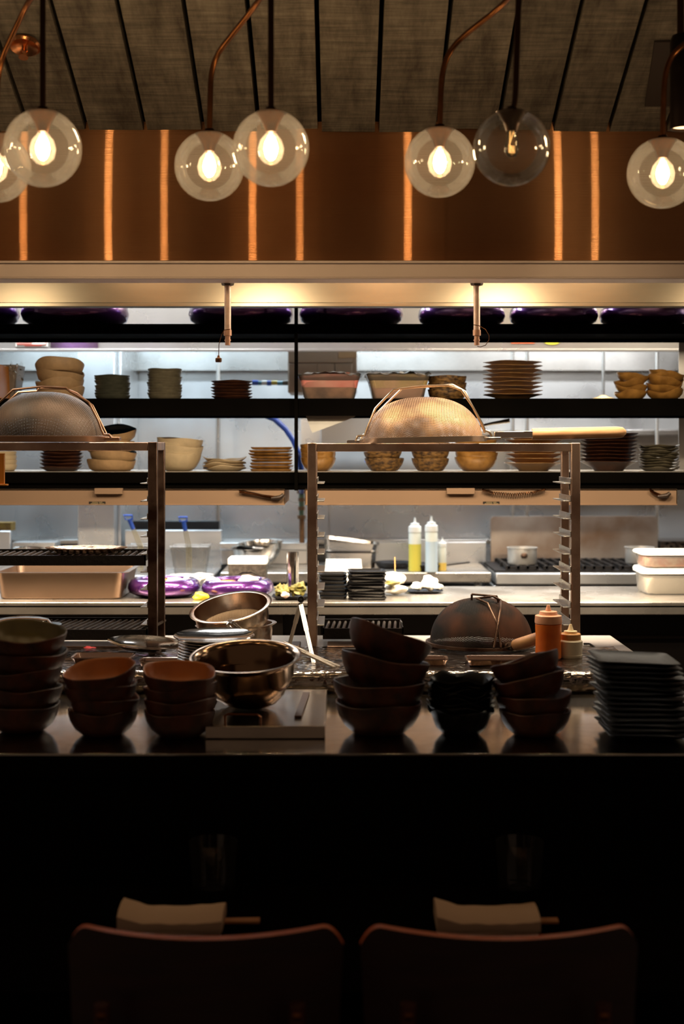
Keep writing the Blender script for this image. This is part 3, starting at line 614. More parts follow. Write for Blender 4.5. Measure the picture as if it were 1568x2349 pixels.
# ---------------------------------------------------------------- heat lamps under the shelves
def heat_lamp(x0, x1, px_label, px_br, cords, label):
    t = thing('heat_lamp', ((x0+x1)/2, 5.1, Z(1158, 5.005)), label, 'heat lamp', 'strip heat lamps under the shelves'); o = Vector(t.location)
    za, zb = Z(1157, 5.005), Z(1122, 5.005)
    def ch(mb, n, m, **k): q = mb.build(n, m, t, **k); q.location = -o; return q
    ch(MB().box(x0, x1, 5.005, 5.011, za, zb).box(x0, x1, 5.005, 5.42, zb-0.006, zb).box(x0, x1, 5.414, 5.42, za, zb).box(x0, x0+0.004, 5.005, 5.42, za, zb).box(x1-0.004, x1, 5.005, 5.42, za, zb).box(x0, x1, 5.001, 5.017, za-0.003, za+0.001), 'housing', TANP, bevel=0.001)
    lx = X(px_label, 5.005); w = M2(19, 5.005)
    pl = ch(MB().box(lx-w, lx+w, 5.003, 5.0049, Z(1157, 5.005), Z(1150.5, 5.005)), 'label_plate', mat('black_plate', rgb(26, 20, 14), 0.5), smooth=False)
    tm = MB()
    for row, (a, b_) in enumerate(((1151.3, 1153.4), (1154.2, 1156.2))):
        cx = lx - w*0.78 if row else lx - w*0.6
        words = (9, 6) if row else (7, 4)
        for wd in words:
            for k in range(wd):
                tm.box(cx, cx+0.0021, 5.0022, 5.003, Z(b_, 5.005), Z(a, 5.005)); cx += 0.0031
            cx += 0.003
    tm.build('lettering', mat('label_ink', rgb(170, 150, 110), 0.6), pl, smooth=False)
    bx = X(px_br, 4.99); w = M2(32, 4.99)
    ch(MB().box(bx-w, bx+w, 4.985, 5.003, Z(1133.5, 4.99), Z(1120, 4.99)), 'bracket', TANP, bevel=0.001)
    for cd in cords:
        pts = [P(a, b_, 4.99) for a, b_ in cd]; path = []
        n = 240; seg = len(pts)-1
        for i in range(n+1):
            u = i/n*seg; k = min(int(u), seg-1); f = u-k
            p = pts[k].lerp(pts[k+1], f); a = i*0.9
            path.append(p + Vector((0, cos(a)*0.005, sin(a)*0.005)))
        ch(MB().tube(path, 0.0016, 5), 'coiled_cord', BRASS)
        e = pts[-1] if cords.index(cd) == len(cords)-1 else None
        if e: ch(MB().tube([e + Vector((-.012, 0, -.003)), e + Vector((0.02, -.003, 0.0)), e + Vector((0.032, -.003, 0.010))], [0.006, 0.009, 0.007], 10), 'plug', mat('dark_plug', rgb(60, 44, 32), 0.3))
        
heat_lamp(-2.1, X(655, 5.08), 223, 249, [[(548, 1127), (575, 1131), (605, 1138), (630, 1141)]], 'long tan strip heat lamp on the left, under the black shelf')
heat_lamp(X(700, 5.08), X(1541, 5.08), 1126, 1056, [[(1105, 1124), (1130, 1131), (1175, 1135), (1220, 1131), (1250, 1124)], [(1490, 1124), (1500, 1131), (1515, 1137)]], 'long tan strip heat lamp on the right, under the black shelf')

# ---------------------------------------------------------------- pass worktable and what stands on it
ZW = 1.077; WF = 5.15; WBk = 5.75
wt = thing('work_table', (0, 5.45, 0), 'long brushed steel pass table behind the grill racks', 'table')
MB().box(-2.9, 2.9, WF-5.45, WBk-5.45, ZW-0.02, ZW).box(-2.9, 2.9, WF-5.45, WF-5.44, ZW-M2(28, WF), ZW-0.01).build('tabletop', TABLE, wt, bevel=0.002)
MB().box(-2.9, 2.9, 0.02-0.2, 0.04-0.2, 0.1, ZW-0.05).build('front_panel', mat('dark_fridge_door', rgb(30, 26, 24), 0.35, 0.5), wt)
MB().box(-2.9, 2.9, -0.20, -0.18, 0.93, 0.945).build('under_shelf', mat('under_shelf_steel', rgb(40, 32, 28), 0.3, 0.8), wt)
for x in (-2.7, -0.24, -0.1, 1.6, 2.7):
    MB().box(x-0.02, x+0.02, -0.26, -0.22, 0, ZW-0.02).build('leg', mat('table_leg_dark', rgb(36, 30, 27), 0.4, 0.6), wt)

def hotel_pan(name, px0, px1, d, z, dy, H, label, m=STEELP, rot=(0,0,0), cat='pan', group=None, flare=0.86):
    hx_ = M2(px1-px0, d)/2
    mb = MB().rr([(hx_*flare, dy*flare, 0.0, 0.03), (hx_*(flare+.03), dy*(flare+.03), 0.006, 0.035), (hx_*0.93, dy*0.93, H*0.92, 0.03), (hx_*0.94, dy*0.94, H*0.985, 0.03), (hx_, dy, H*0.985, 0.035),
                  (hx_, dy, H, 0.035), (hx_*0.92, dy*0.92, H, 0.03), (hx_*(flare+.01), dy*(flare+.01), 0.009, 0.03), (hx_*0.8, dy*0.8, 0.003, 0.03)], n=7)
    o = mb.build(name, m, loc=(X((px0+px1)/2, d), d, z), rot=rot)
    return tag(o, label, cat, group)
hotel_pan('steel_pan', 5, 310, 5.42, ZW, 0.19, M2(62, 5.3), 'deep rectangular steel pan on the pass table, framed by the left rack', mat('warm_pan_steel', rgb(122, 102, 86), 0.34, 1.0, bump=0.04, bscale=20))
purple_bowl(293, 460, ZW, 5.38, 'glossy purple bowl of fish beside the left rack post', None)
purple_bowl(462, 628, ZW, 5.36, 'glossy purple bowl of orange food left of the steel tube', None)
def food(name, pieces, m, label, cat='food', ang=60, group=None):
    mb = MB()
    for i, (px, py, w, h, d) in enumerate(pieces):
        mb.blob(P(px, py, d), M2(w, d)/2, M2(w, d)*0.38, M2(h, d)/2, i+len(pieces), 0.5, 16, 10)
    return tag(mb.build(name, m, ang=80), label, cat, group)
food('fish_fillet', [(405, 1337, 55, 22, 5.38)], PEACH, 'pale pink fish fillet in the purple bowl behind the rack post')
food('fish_fillet', [(438, 1331, 40, 18, 5.45)], WHITEF, 'white fish piece at the back right of the left purple bowl')
food('orange_garnish', [(370, 1334, 26, 20, 5.36)], ORANGEF, 'small orange food seen between the two left rack posts')
food('orange_garnish', [(512, 1338, 60, 14, 5.36), (560, 1338, 60, 14, 5.38), (585, 1339, 36, 12, 5.33)], ORANGEF, 'orange grated food filling the right purple bowl')
food('fish_fillet', [(570, 1331, 42, 22, 5.33)], PEACH, 'pale pink fillet on top of the orange food')
food('fish_fillet', [(488, 1334, 34, 18, 5.33)], WHITEF, 'whitish fish slice at the left rim of the right purple bowl')
food('white_vegetable', [(415, 1322, 60, 12, 5.6), (455, 1321, 55, 12, 5.6), (478, 1327, 40, 10, 5.58)], WHITEF, 'bright white vegetable pile behind the purple bowls')
food('lemon_half', [(461, 1370, 34, 22, 5.24)], YELLOW, 'bright yellow lemon piece between the two purple bowls')
# black dish with greens
d = 5.27
tag(MB().rr([(0.05, 0.05, 0, 0.01), (0.072, 0.06, 0.014, 0.012), (0.07, 0.058, 0.015, 0.012), (0.055, 0.045, 0.006, 0.01)]).build('square_dish', C_BLACK, loc=(X(668, d), d, ZW)), 'small black dish of green leaves left of the right rack', 'dish')
for i, (px, py, w, h, l) in enumerate(((648, 1355, 38, 28, 'left, beside the purple bowl'), (684, 1352, 36, 26, 'right, beside the rack post'))):
    mb = MB().blob(P(px, py, d), M2(w, d)/2, 0.03, M2(h, d)/2, i+4, 0.7, 18, 12, fr=3)
    tag(mb.build('leaf_wrap', GREENF), 'green leafy roll in the black dish, ' + l, 'food')
food('shrimp', [(654, 1365, 18, 14, 5.21)], PEACH, 'pale pink shrimp at the front of the green leaves')
# steel tube cylinder
d = 5.5
tag(MB().lathe([(0.002, 0), (0.0235, 0), (0.0235, M2(93, d)), (0.0215, M2(93, d)), (0.0215, 0.01), (0.002, 0.01)], 32).build('steel_cylinder', STEELP, loc=(X(671, d), d, ZW)), 'tall narrow polished steel cylinder on the pass table', 'utensil holder')
# grey napkin box
d = 5.62; x0, x1 = X(526, d), X(612, d)
t = thing('metal_box', ((x0+x1)/2, d, ZW), 'grey metal box with white lid on the pass table', 'box')
w = (x1-x0)/2; H = M2(74, d)
MB().rr([(w, 0.06, 0, 0.006), (w, 0.06, H*0.46, 0.006), (w*0.985, 0.058, H*0.47, 0.006), (w, 0.06, H*0.48, 0.006), (w, 0.06, H*0.86, 0.006)]).build('box_body', GREYB, t)
MB().rr([(w*1.03, 0.063, H*0.82, 0.008), (w*1.03, 0.063, H*0.98, 0.01), (w*0.94, 0.055, H*1.02, 0.012)]).build('lid', PLW, t)
MB().tube([(-w*0.5, -0.062, H*0.52), (-w*0.25, -0.066, H*0.6), (w*0.25, -0.066, H*0.6), (w*0.5, -0.062, H*0.52)], 0.002, 6).build('handle', GREYB, t)
# white box
d = 5.68; x0, x1 = X(744, d), X(831, d)
t = thing('paper_towel_box', ((x0+x1)/2, d, ZW), 'white box of paper towels right of the rack post', 'box')
w = (x1-x0)/2; H = Z(1284, d) - ZW
MB().rr([(w*0.99, 0.05, 0, 0.006), (w, 0.05, H*0.6, 0.006), (w*0.93, 0.045, H, 0.01)]).build('box_body', PLW, t)
MB().box(-w*0.4, w*0.5, -0.012, 0.012, H, H+0.0015).build('slot', mat('grey_slot', rgb(180, 180, 180), 0.6), t)
# black plates
sq_stack('square_plate', 'black square plate', 'left black stack beside the rack post', C_BLACK, 764, 66, ZW, 5.30, 7, 8.5, 7, wz=0.002)
sq_stack('square_plate', 'black square plate', 'right black stack on the pass table', C_BLACK, 840, 88, ZW, 5.28, 10, 6.6, 6, wz=0.0015)
# bright plated food
d = 5.50
tag(MB().rr([(0.05, 0.045, 0, 0.03), (0.075, 0.065, 0.009, 0.05), (0.073, 0.063, 0.011, 0.05), (0.06, 0.05, 0.005, 0.04)], n=8).build('serving_plate', C_BLACK, loc=(X(972, d), d, ZW)), 'dark plate carrying the bright white food on the pass table', 'plate')
food('white_food_mound', [(985, 1338, 36, 34, 5.5)], WHITEF, 'tall bright white mound on the dark plate')
food('white_food_mound', [(958, 1345, 30, 18, 5.5)], WHITEF, 'low bright white piece at the left of the dark plate')
food('white_food_mound', [(1004, 1346, 22, 14, 5.49)], WHITEF, 'small bright piece at the right of the dark plate')
food('wrapped_roll', [(905, 1328, 46, 30, 5.42)], WHITEF, 'bright white roll pierced by a wooden skewer')
food('lettuce_leaf', [(899, 1337, 34, 12, 5.36)], GREENF, 'pale green leaf under the skewered white roll')
food('crumpled_wrapper', [(904, 1352, 56, 22, 5.40)], WHITEF, 'bright crumpled wrapper below the skewered roll', 'wrapper')
tag(MB().tube([P(905, 1278, 5.42), P(906, 1322, 5.42)], 0.0022, 8).build('wooden_skewer', CHOP), 'thin wooden skewer standing upright in the white roll', 'skewer')
# right containers
def deli(px0, px1, d, zb, H, lidc, fmat, label, grp):
    w = M2(px1-px0, d)/2; t = thing('food_container', (X((px0+px1)/2, d), d, zb), label, 'container', grp)
    MB().rr([(w*0.86, 0.09, 0.001, 0.03), (w*0.90, 0.095, H*0.12, 0.035), (w*0.93, 0.1, H*0.84, 0.035)], n=7, cap1=False).build('container_body', TUBP, t)
    MB().rr([(w*0.99, 0.105, H*0.80, 0.035), (w*1.0, 0.106, H*0.9, 0.035), (w*0.97, 0.103, H*0.99, 0.035), (w*0.9, 0.095, H, 0.035)], n=7).build('lid', PLW, t)
    m = MB().rr([(w*0.84, 0.086, 0.004, 0.03), (w*0.88, 0.09, H*0.2, 0.03), (w*0.86, 0.088, H*0.62, 0.03), (w*0.6, 0.06, H*0.68, 0.03)], n=7)
    for v in m.v:
        q = noise.noise(v*45 + Vector((3, 1, 7)))*0.006; v.x += q; v.z += q
    m.build('food_filling', fmat, t)
zb = ZW; HB = M2(98-38, 5.5)
deli(1459, 1645, 5.5, zb, HB, None, WHITEF, 'clear lidded container of white food at the right edge, lower one', None)
deli(1459, 1640, 5.5, zb+HB+0.001, M2(37, 5.5), None, mat('salmon_dice', rgb(240, 150, 110), 0.5, col2=rgb(250, 200, 160), nscale=40), 'clear lidded container of salmon cubes stacked on the lower one', None)

# ---------------------------------------------------------------- rear cooking line
ZR = 1.058
# rear hood
rh = thing('range_hood', (0, 6.3, 2.1), 'long plain steel extraction hood over the rear cooking line', 'range hood')
zf = Z(803, 6.3)
child_at(MB().box(-2.9, 2.9, 6.3, 6.315, zf, 2.97).box(-2.9, 2.9, 6.3, 6.36, zf-0.004, zf+0.004).box(-2.9, 2.9, 6.285, 6.3, zf-0.006, zf+0.004), 'front_panel', STEELW, rh, bevel=0.001)
child_at(MB().box(-2.9, 2.9, 7.62, 7.66, 2.07, 2.97).box(-2.9, 2.9, 7.2, 7.22, 2.6, 2.97), 'rear_panel', STEEL, rh)
fl = MB()
for i in range(12):
    x = -2.85 + i*0.48
    for k in range(8): fl.bar((x+0.05+k*0.05, 7.28, 2.62), (x+0.05+k*0.05, 7.62, 2.24), 0.03, 0.012)
child_at(fl, 'filter', STEELD, rh)
child_at(MB().box(X(115, 6.29), X(225, 6.29), 6.292, 6.3, zf+0.006, Z(690, 6.3)), 'access_panel', STEELP, rh, bevel=0.001)
sg = child_at(MB().box(X(34, 6.28), X(108, 6.28), 6.294, 6.299, Z(795, 6.3), Z(745, 6.3)), 'warning_sign', PAPER, rh, smooth=False)
rl = MB()
for a, b_, c, e in ((37, 105, 791, 790), (37, 38, 791, 750), (104, 105, 791, 750)): rl.box(X(a, 6.28), X(b_, 6.28), 6.290, 6.2935, Z(c, 6.3), Z(e, 6.3))
for row, (c, e, n0, n1) in enumerate(((792.6, 794, 55, 92), (786, 787.2, 40, 70))):
    q = n0
    while q < n1: rl.box(X(q, 6.28), X(q+2.2, 6.28), 6.290, 6.2935, Z(e, 6.3), Z(c, 6.3)); q += 3.3
rl.build('sign_print', mat('sign_red', rgb(190, 70, 50), 0.6), sg, smooth=False)
for px0, px1, py, m, l in ((1246, 1286, 782, mat('yellow_sticker', rgb(214, 210, 70), 0.5), 'yellow oval sticker'), (1172, 1226, 782, mat('orange_sticker', rgb(226, 120, 80), 0.5), 'orange sticker')):
    if px0 == 1246:
        a = MB().lathe([(0.001, 0), (0.5, 0), (0.5, 0.001), (0.001, 0.001)], 28).build('sticker', m, rh, loc=(X((px0+px1)/2, 6.29), 6.2985-6.3, Z(py, 6.3)-2.1), rot=(R(90), 0, 0), smooth=False, label=l); a.scale = (M2(px1-px0, 6.3), M2(18, 6.3), 1)
    else:
        child_at(MB().box(X(px0, 6.29), X(px1, 6.29), 6.2975, 6.2995, Z(788, 6.3), Z(770, 6.3)), 'sticker', m, rh, smooth=False, label=l)
# hanging steel ledge and wall rail
tag(MB().box(X(1100, 7.4), X(1790, 7.4), 7.4, 7.71, Z(998, 7.4), Z(986, 7.4)).build('wall_ledge', STEEL, bevel=0.002), 'long steel ledge on the rear wall behind the wooden handle', 'ledge')
tag(MB().box(-2.9, X(1125, 7.5), 7.5, 7.71, Z(1248, 7.5), Z(1238, 7.5)).build('back_ledge', STEEL, bevel=0.002), 'low steel ledge running along the rear wall behind the fryers', 'ledge')
for i, (px, l) in enumerate(((500, 'left, behind the hanging nozzle cap'), (1175, 'behind the tall plate stack'), (1208, 'just right of the tall plate stack'), (1383, 'centre, left of the golden dishes'), (1506, 'behind the rightmost golden dishes'))):
    d = 7.3; mb = MB().tube([(X(px, d), d, ZR+0.0 if px != 1383 else Z(906, d)), (X(px, d), d, 2.975)], 0.010 if px != 1383 else 0.008, 12)
    o = mb.build('conduit_pipe', STEEL); tag(o, 'thin vertical steel pipe on the rear wall, ' + l, 'pipe', 'pipes on the rear wall')
tag(MB().lathe([(0.002, 0), (0.03, 0), (0.045, 0.005), (0.045, 0.009), (0.02, 0.016), (0.010, 0.022), (0.002, 0.022)], 24).build('brass_lamp_base', mat('bright_brass', rgb(230, 200, 130), 0.25, 1.0), loc=(X(1383, 5.3), 5.3, z2+0.001)), 'small round brass dish under the central pipe', 'dish')
# pillar
tag(MB().box(X(178, 7.0), X(262, 7.0), 7.0, 7.7, 0, 2.2).box(X(262, 7.0)+.001, X(270, 7.0), 7.1, 7.7, 0, 2.2).build('steel_pillar', STEELW, bevel=0.003), 'tall square steel clad pillar between fryer and mixing bowls', 'pillar')
# beige cabinet behind the pink tub
t = thing('wall_cabinet', (X(750, 6.5), 6.5, Z(900, 6.5)), 'beige panelled wall cabinet behind the pink tub', 'cabinet'); o_ = Vector(t.location)
def chl(mb, n, m, par, o_, **k): q = mb.build(n, m, par, **k); q.location = -o_; return q
chl(MB().box(X(660, 6.5), X(818, 6.5), 6.5, 6.9, Z(900, 6.5), 2.3), 'cabinet_body', BEIGEP, t, o_, bevel=0.002)
for a, b_ in ((662, 726), (728, 766), (768, 807)):
    chl(MB().box(X(a, 6.49), X(b_, 6.49), 6.492, 6.5, Z(898, 6.5), Z(834, 6.5)), 'drawer', BEIGEP, t, o_, bevel=0.002)
chl(MB().box(X(662, 6.49), X(807, 6.49), 6.492, 6.5, Z(832, 6.5), Z(787, 6.5)), 'upper_panel', BEIGEP, t, o_, bevel=0.002)
tp = MB(); tp.v = [P(*p, 6.488) for p in ((766, 786), (816, 786), (816, 820), (775, 822), (776, 808), (764, 798))]; tp.face((0, 5, 4, 3, 2, 1))
tag(tp.build('brown_tape', CARD, smooth=False), 'torn brown tape stuck on the beige cabinet', 'tape').modifiers.new('thick', 'SOLIDIFY').thickness = 0.001
# microwave-like oven
t = thing('wall_oven', (X(840, 6.9), 6.9, Z(1060, 6.9)), 'white framed oven with black window behind the right sieve', 'oven'); o_ = Vector(t.location)
chl(MB().box(X(735, 6.9), X(1000, 6.9), 6.9, 7.5, Z(1032, 6.9), Z(955, 6.9)), 'oven_body', mat('oven_grey', rgb(196, 190, 184), 0.4, 0.3), t, o_, bevel=0.004)
chl(MB().box(X(750, 6.9), X(985, 6.9), 6.885, 6.9, Z(1016, 6.9), Z(968, 6.9)), 'oven_window', mat('black_glass', rgb(8, 8, 9), 0.15), t, o_, bevel=0.002)
chl(MB().lathe([(0.001, 0), (0.008, 0), (0.008, 0.006), (0.001, 0.006)], 16, rotc if False else (0, 0, 0)), 'blue_indicator', emis('blue_led', (0.1, 0.2, 1, 1), 1.0), t, Vector((0, 0, 0)))
li = t.children[-1]; li.rotation_euler = (R(90), 0, 0); li.location = P(780, 976, 6.884) - o_
tag(MB().box(X(690, 7.0), X(735, 7.0), 7.0, 7.4, Z(1085, 7.0), Z(940, 7.0)).build('steel_partition', STEELW), 'narrow grey steel panel left of the oven', 'panel')
# paper hanging below the middle shelf
pp = MB(); pp.v = [P(700, 950, 5.05), P(820, 950, 5.05), P(812, 957, 5.05), P(765, 975, 5.05), P(716, 993, 5.05), P(712, 985, 5.05)]
pp.face((0, 5, 4, 3, 2, 1)); po = pp.build('paper_sheet', PAPER, smooth=False); po.modifiers.new('thick', 'SOLIDIFY').thickness = 0.0008
tag(po, 'white paper sheet hanging from the middle shelf right of the upright', 'paper')
# blue hose and multicoloured hose
hp = [P(560, 948, 6.2), P(600, 950, 6.2), P(630, 962, 6.2), P(655, 985, 6.2), P(672, 1010, 6.2), P(685, 1040, 6.2), P(690, 1075, 6.25), P(691, 1105, 6.5), P(691, 1128, 6.86)]
hs = []
for i in range(len(hp)-1):
    for k in range(5): hs.append(hp[i].lerp(hp[i+1], k/5))
tag(MB().tube(hs + [hp[-1]], 0.012, 12).build('blue_hose', mat('blue_hose_rubber', rgb(24, 60, 140), 0.35)), 'bright blue hose curving down behind the black upright', 'hose')
hc = thing('gas_hose', P(628, 878, 6.6), 'blue and yellow fitted hose behind the low plate stack', 'hose'); o_ = Vector(hc.location)
for i, (a, b_, m, r) in enumerate(((578, 592, BLUE, .012), (592, 600, mat('teal_fit', rgb(70, 130, 150), .4), .010), (600, 612, PLW, .011), (612, 622, BLUE, .012), (622, 636, mat('yellow_fit', rgb(190, 170, 70), .4), .011), (636, 648, mat('teal_fit', rgb(70, 130, 150), .4), .010), (648, 690, GREYB, .012))):
    chl(MB().tube([P(a, 878+(i%2), 6.6), P(b_, 878+(i%2), 6.6)], r, 12), 'coupling', m, hc, o_)
# gas pipe with valve
gp = thing('gas_pipe', P(692, 1240, 6.9), 'old brown gas pipe with green valve beside the rack post', 'pipe'); o_ = Vector(gp.location)
PIPE = mat('rusty_pipe', rgb(120, 84, 52), 0.5, 0.6, noise_amt=0.4, nscale=40)
chl(MB().tube([P(692, 1185, 6.9), P(692, 1245, 6.9)], 0.013, 12), 'lower_pipe', PIPE, gp, o_)
chl(MB().tube([P(691, 1120, 6.9), P(691, 1185, 6.9)], [0.014, 0.011], 12), 'upper_pipe', mat('green_pipe', rgb(84, 100, 78), 0.5, 0.5, noise_amt=0.3, nscale=30), gp, o_)
for yy, r in ((1128, .022), (1146, .016), (1166, .017), (1186, .020)):
    chl(MB().tube([P(691, yy-4, 6.9), P(691, yy+4, 6.9)], r, 8), 'fitting', PIPE, gp, o_)
# prep counter (middle)
pc = thing('prep_counter', (X(930, 6.9), 6.9, 0), 'steel prep counter with backsplash between fryers and range', 'counter'); o_ = Vector(pc.location)
chl(MB().box(X(505, 6.6), X(1126, 6.6), 6.6, 7.2, ZR-M2(24, 6.6), ZR), 'countertop', TABLE, pc, o_, bevel=0.006)
chl(MB().box(X(760, 7.18), X(1114, 7.18), 7.17, 7.2, ZR, Z(1243, 7.18)), 'backsplash', STEELW, pc, o_, bevel=0.003)
chl(MB().box(X(520, 6.65), X(1110, 6.65), 6.7, 7.1, 0.1, ZR-0.1), 'cabinet_body', mat('dark_under', rgb(34, 30, 28), 0.5, 0.3), pc, o_)
chl(MB().tube([P(1095, 1330, 6.68), P(1095, 1345, 6.68) - Vector((0, 0, 0.4))], 0.018, 12), 'leg', STEEL, pc, o_)
# warming station behind (bright ledge)
tag(MB().box(X(508, 7.1), X(705, 7.1), 7.05, 7.2, ZR, Z(1258, 7.1)).box(X(508, 7.1), X(705, 7.1), 7.0, 7.3, Z(1258, 7.1), Z(1242, 7.1)).build('raised_shelf', STEELW, bevel=0.003), 'bright low steel shelf behind the grey metal box', 'shelf')
def mixing_bowl(px, w, d, z, h, label, rot=(0,0,0), m=STEELP, name='mixing_bowl', thick=0.0015, cat='bowl', grp=None):
    r = M2(w, d)/2; H = M2(h, d)
    pr = [(0.002, 0), (0.35*r, 0.0), (0.62*r, 0.12*H), (0.82*r, 0.38*H), (0.92*r, 0.75*H), (0.95*r, 0.98*H), (1.0*r, 1.0*H), (1.0*r, 1.02*H), (0.94*r, 1.0*H), (0.90*r, 0.75*H), (0.80*r, 0.4*H), (0.6*r, 0.16*H), (0.002, 0.03*H)]
    o = MB().lathe(pr, 56).build(name, m, loc=(X(px, d), d, z), rot=rot, ang=50); return tag(o, label, cat, grp)
mixing_bowl(588, 110, 6.85, ZR, 50, 'large shiny mixing bowl on the counter behind the grey box', rot=(R(4), R(-4), 0))
mixing_bowl(600, 105, 6.85, ZR+0.022, 48, 'upper shiny mixing bowl nested in the one behind the grey box', rot=(R(4), R(-3), 0))
# fryers
def fryer(px0, px1, d, ptop, label):
    t = thing('deep_fryer', (X((px0+px1)/2, d), d, 0), label, 'fryer', None); o_ = Vector(t.location)
    chl(MB().box(X(px0, d), X(px1, d), d, d+0.03, ZR-0.1, Z(ptop, d)).box(X(px0, d), X(px1, d), d-0.45, d, ZR-0.35, ZR-0.02).box(X(px0, d), X(px0, d)+.02, d-0.45, d, ZR-.02, ZR+0.02), 'fryer_body', STEELW, t, o_, bevel=0.004)
    return t, o_
f1, o1 = fryer(286, 508, 7.1, 1216, 'stainless deep fryer with two wire baskets behind the left rack')
chl(MB().box(X(304, 7.2), X(502, 7.2), 7.2, 7.25, Z(1240, 7.2), Z(1195, 7.2)), 'flue_box', mat('black_flue', rgb(22, 21, 21), 0.4), f1, o1, bevel=0.003)
f2, o2 = fryer(-120, 24, 6.9, 1218, 'plain stainless appliance at the far left of the rear line')
tag(MB().box(X(-40, 6.95), X(25, 6.95), 6.95, 7.05, Z(1218, 6.95), Z(1199, 6.95)).build('spice_box', mat('mustard_box', rgb(150, 116, 40), 0.6, col2=rgb(90, 60, 20), nscale=40)), 'mustard coloured box on top of the far left appliance', 'box')
def basket(px, d, w0, w1, ptop, pbot, phandle, label, side):
    t = thing('fryer_basket', (X(px, d), d, Z(pbot, d)), label, 'basket', 'wire fryer baskets'); H = M2(pbot-ptop, d); a = M2(w0, d)/2; b_ = M2(w1, d)/2
    m = MB(); m.rr([(b_, 0.05, 0, 0.01), (a, 0.07, H, 0.012)], cap1=False)
    m.uv = []
    for f in m.f:
        m.uv.append([((m.v[i].x if abs(m.v[i].y) > 0.045 else m.v[i].y) + 0.5, m.v[i].z + (m.v[i].y if len(f) > 4 else 0)) for i in f])
    m.build('basket_mesh', MESHF, t, smooth=False)
    n = 4; c = []
    for (sx, sy) in ((-1, -1), (1, -1), (1, 1), (-1, 1), (-1, -1)): c.append((sx*a, sy*0.07, H))
    MB().tube(c, 0.003, 6).build('top_frame', STEEL, t)
    MB().tube([(-b_, -.05, 0), (b_, -.05, 0), (b_, .05, 0), (-b_, .05, 0), (-b_, -.05, 0)], 0.002, 6).build('bottom_frame', STEEL, t)
    zt = Z(phandle, d) - Z(pbot, d); dx = M2(side, d)
    h = MB()
    for s in (-1, 0, 1): h.tube([(s*0.010+dx*0.0, -0.075, H*0.15), (s*0.010, -0.075, H), (s*0.008+dx*0.6, -0.10, H+(zt-H)*0.6)], 0.0022, 6)
    h.build('handle_wire', mat('yellow_brass_wire', rgb(190, 176, 130), 0.4, 0.8), t)
    g = MB().tube([(dx*0.55, -0.10, H+(zt-H)*0.55), (dx*0.9, -0.105, H+(zt-H)*0.88)], [0.009, 0.011], 10)
    g.tube([(dx*0.9-0.014, -0.105, zt-0.022), (dx-0.02, -0.105, zt), (dx+0.02, -0.105, zt), (dx*0.9+0.014, -0.105, zt-0.022)], 0.005, 8)
    g.build('handle_grip', BLUE if side < -8 else GREYB, t)
basket(437, 6.75, 88, 68, 1252, 1318, 1184, 'wire fryer basket right of the left rack posts', -12)
basket(327, 6.75, 64, 52, 1250, 1318, 1180, 'wire fryer basket with blue grip left of the rack post', -26)
# left rear bowls on box
tag(MB().rr([(0.105, 0.07, 0, 0.01), (0.105, 0.07, Z(1232, 7.0)-ZR, 0.01)]).build('steel_bin', STEELW, loc=(X(84, 6.88), 6.88, ZR-0.015)), 'square steel bin behind the bowls at the far left', 'bin')
mixing_bowl(72, 90, 6.7, 1.06, 46, 'shallow shiny bowl on the rear counter at far left', rot=(R(6), R(6), 0))
mixing_bowl(76, 110, 6.4, 1.045, 58, 'large mixing bowl behind the steel pan at far left')
tag(MB().box(-1.63, X(286, 7.1)-0.01, 6.28, 6.98, ZR-0.06, ZR-0.015).build('prep_counter', TABLE, bevel=0.004), 'steel prep counter at the far left of the rear line', 'counter')
tag(MB().lathe([(0.002,0),(0.02,0),(0.022,0.02),(0.018,0.06),(0.016,0.075),(0.002,0.076)], 20).build('green_jar', mat('greenish_jar', rgb(190, 214, 196), 0.3), loc=(X(150, 6.35), 6.35, ZR-0.015)), 'small greenish jar beside the large mixing bowl', 'jar')
# bottles
def bottle(px, w, d, zb, ptop, label, body, liquid, cap, fill, wcap=None, capfrac=0.13, tip=None, stem=0.14, grp=None):
    H = Z(ptop, d) - zb; r = M2(w, d)/2; t = thing('squeeze_bottle', (X(px, d), d, zb), label, 'bottle', grp)
    zc = H*(1-capfrac-stem)
    pr = [(0.002, 0), (r*0.92, 0), (r, 0.004), (r*0.97, zc*0.5), (r, zc*0.96), (r*0.86, zc), (0.002, zc)]
    zl = zc*fill
    MB().lathe(pr, 32, wob=lambda a, rr, zz: (rr, zz), mis=None).build('bottle_body', liquid if fill >= 0.99 else body, t)
    if fill < 0.99:
        MB().lathe([(0.002, 0.001), (r*1.004, 0.003), (r*0.978, zc*0.5) if fill > .5 else (r*1.0, zl*0.6), (r*0.99 if fill > .5 else r*1.0, zl), (0.002, zl)], 32).build('sauce_fill', liquid, t)
    MB().lathe([(0.002, zc-0.001), (r*1.02, zc-0.001), (r*1.04, zc+H*capfrac*0.12), (r*1.0, zc+H*capfrac*0.8), (r*0.72, zc+H*capfrac*0.9), (r*0.66, zc+H*capfrac*1.25), (r*0.24, zc+H*capfrac*1.3), (r*0.11, H), (0.002, H)], 32).build('cap', cap, t)
B_CLR = mat('cloudy_clear_plastic', rgb(214, 214, 200), 0.35)
bottle(951, 29, 6.65, ZR, 1187, 'tall squeeze bottle half full of yellow oil', B_CLR, OILY, PLW, 0.70, grp='squeeze bottles on the prep counter')
bottle(989, 29, 6.62, ZR, 1184, 'tall squeeze bottle of clear pale liquid beside the oil', B_CLR, WATER, PLW, 0.86, grp='squeeze bottles on the prep counter')
bottle(1014, 19, 6.66, ZR, 1233, 'short squeeze bottle with yellow base right of the tall ones', B_CLR, mat('mustard_fill', rgb(226, 190, 90), 0.4), PLW, 0.35, grp='squeeze bottles on the prep counter')
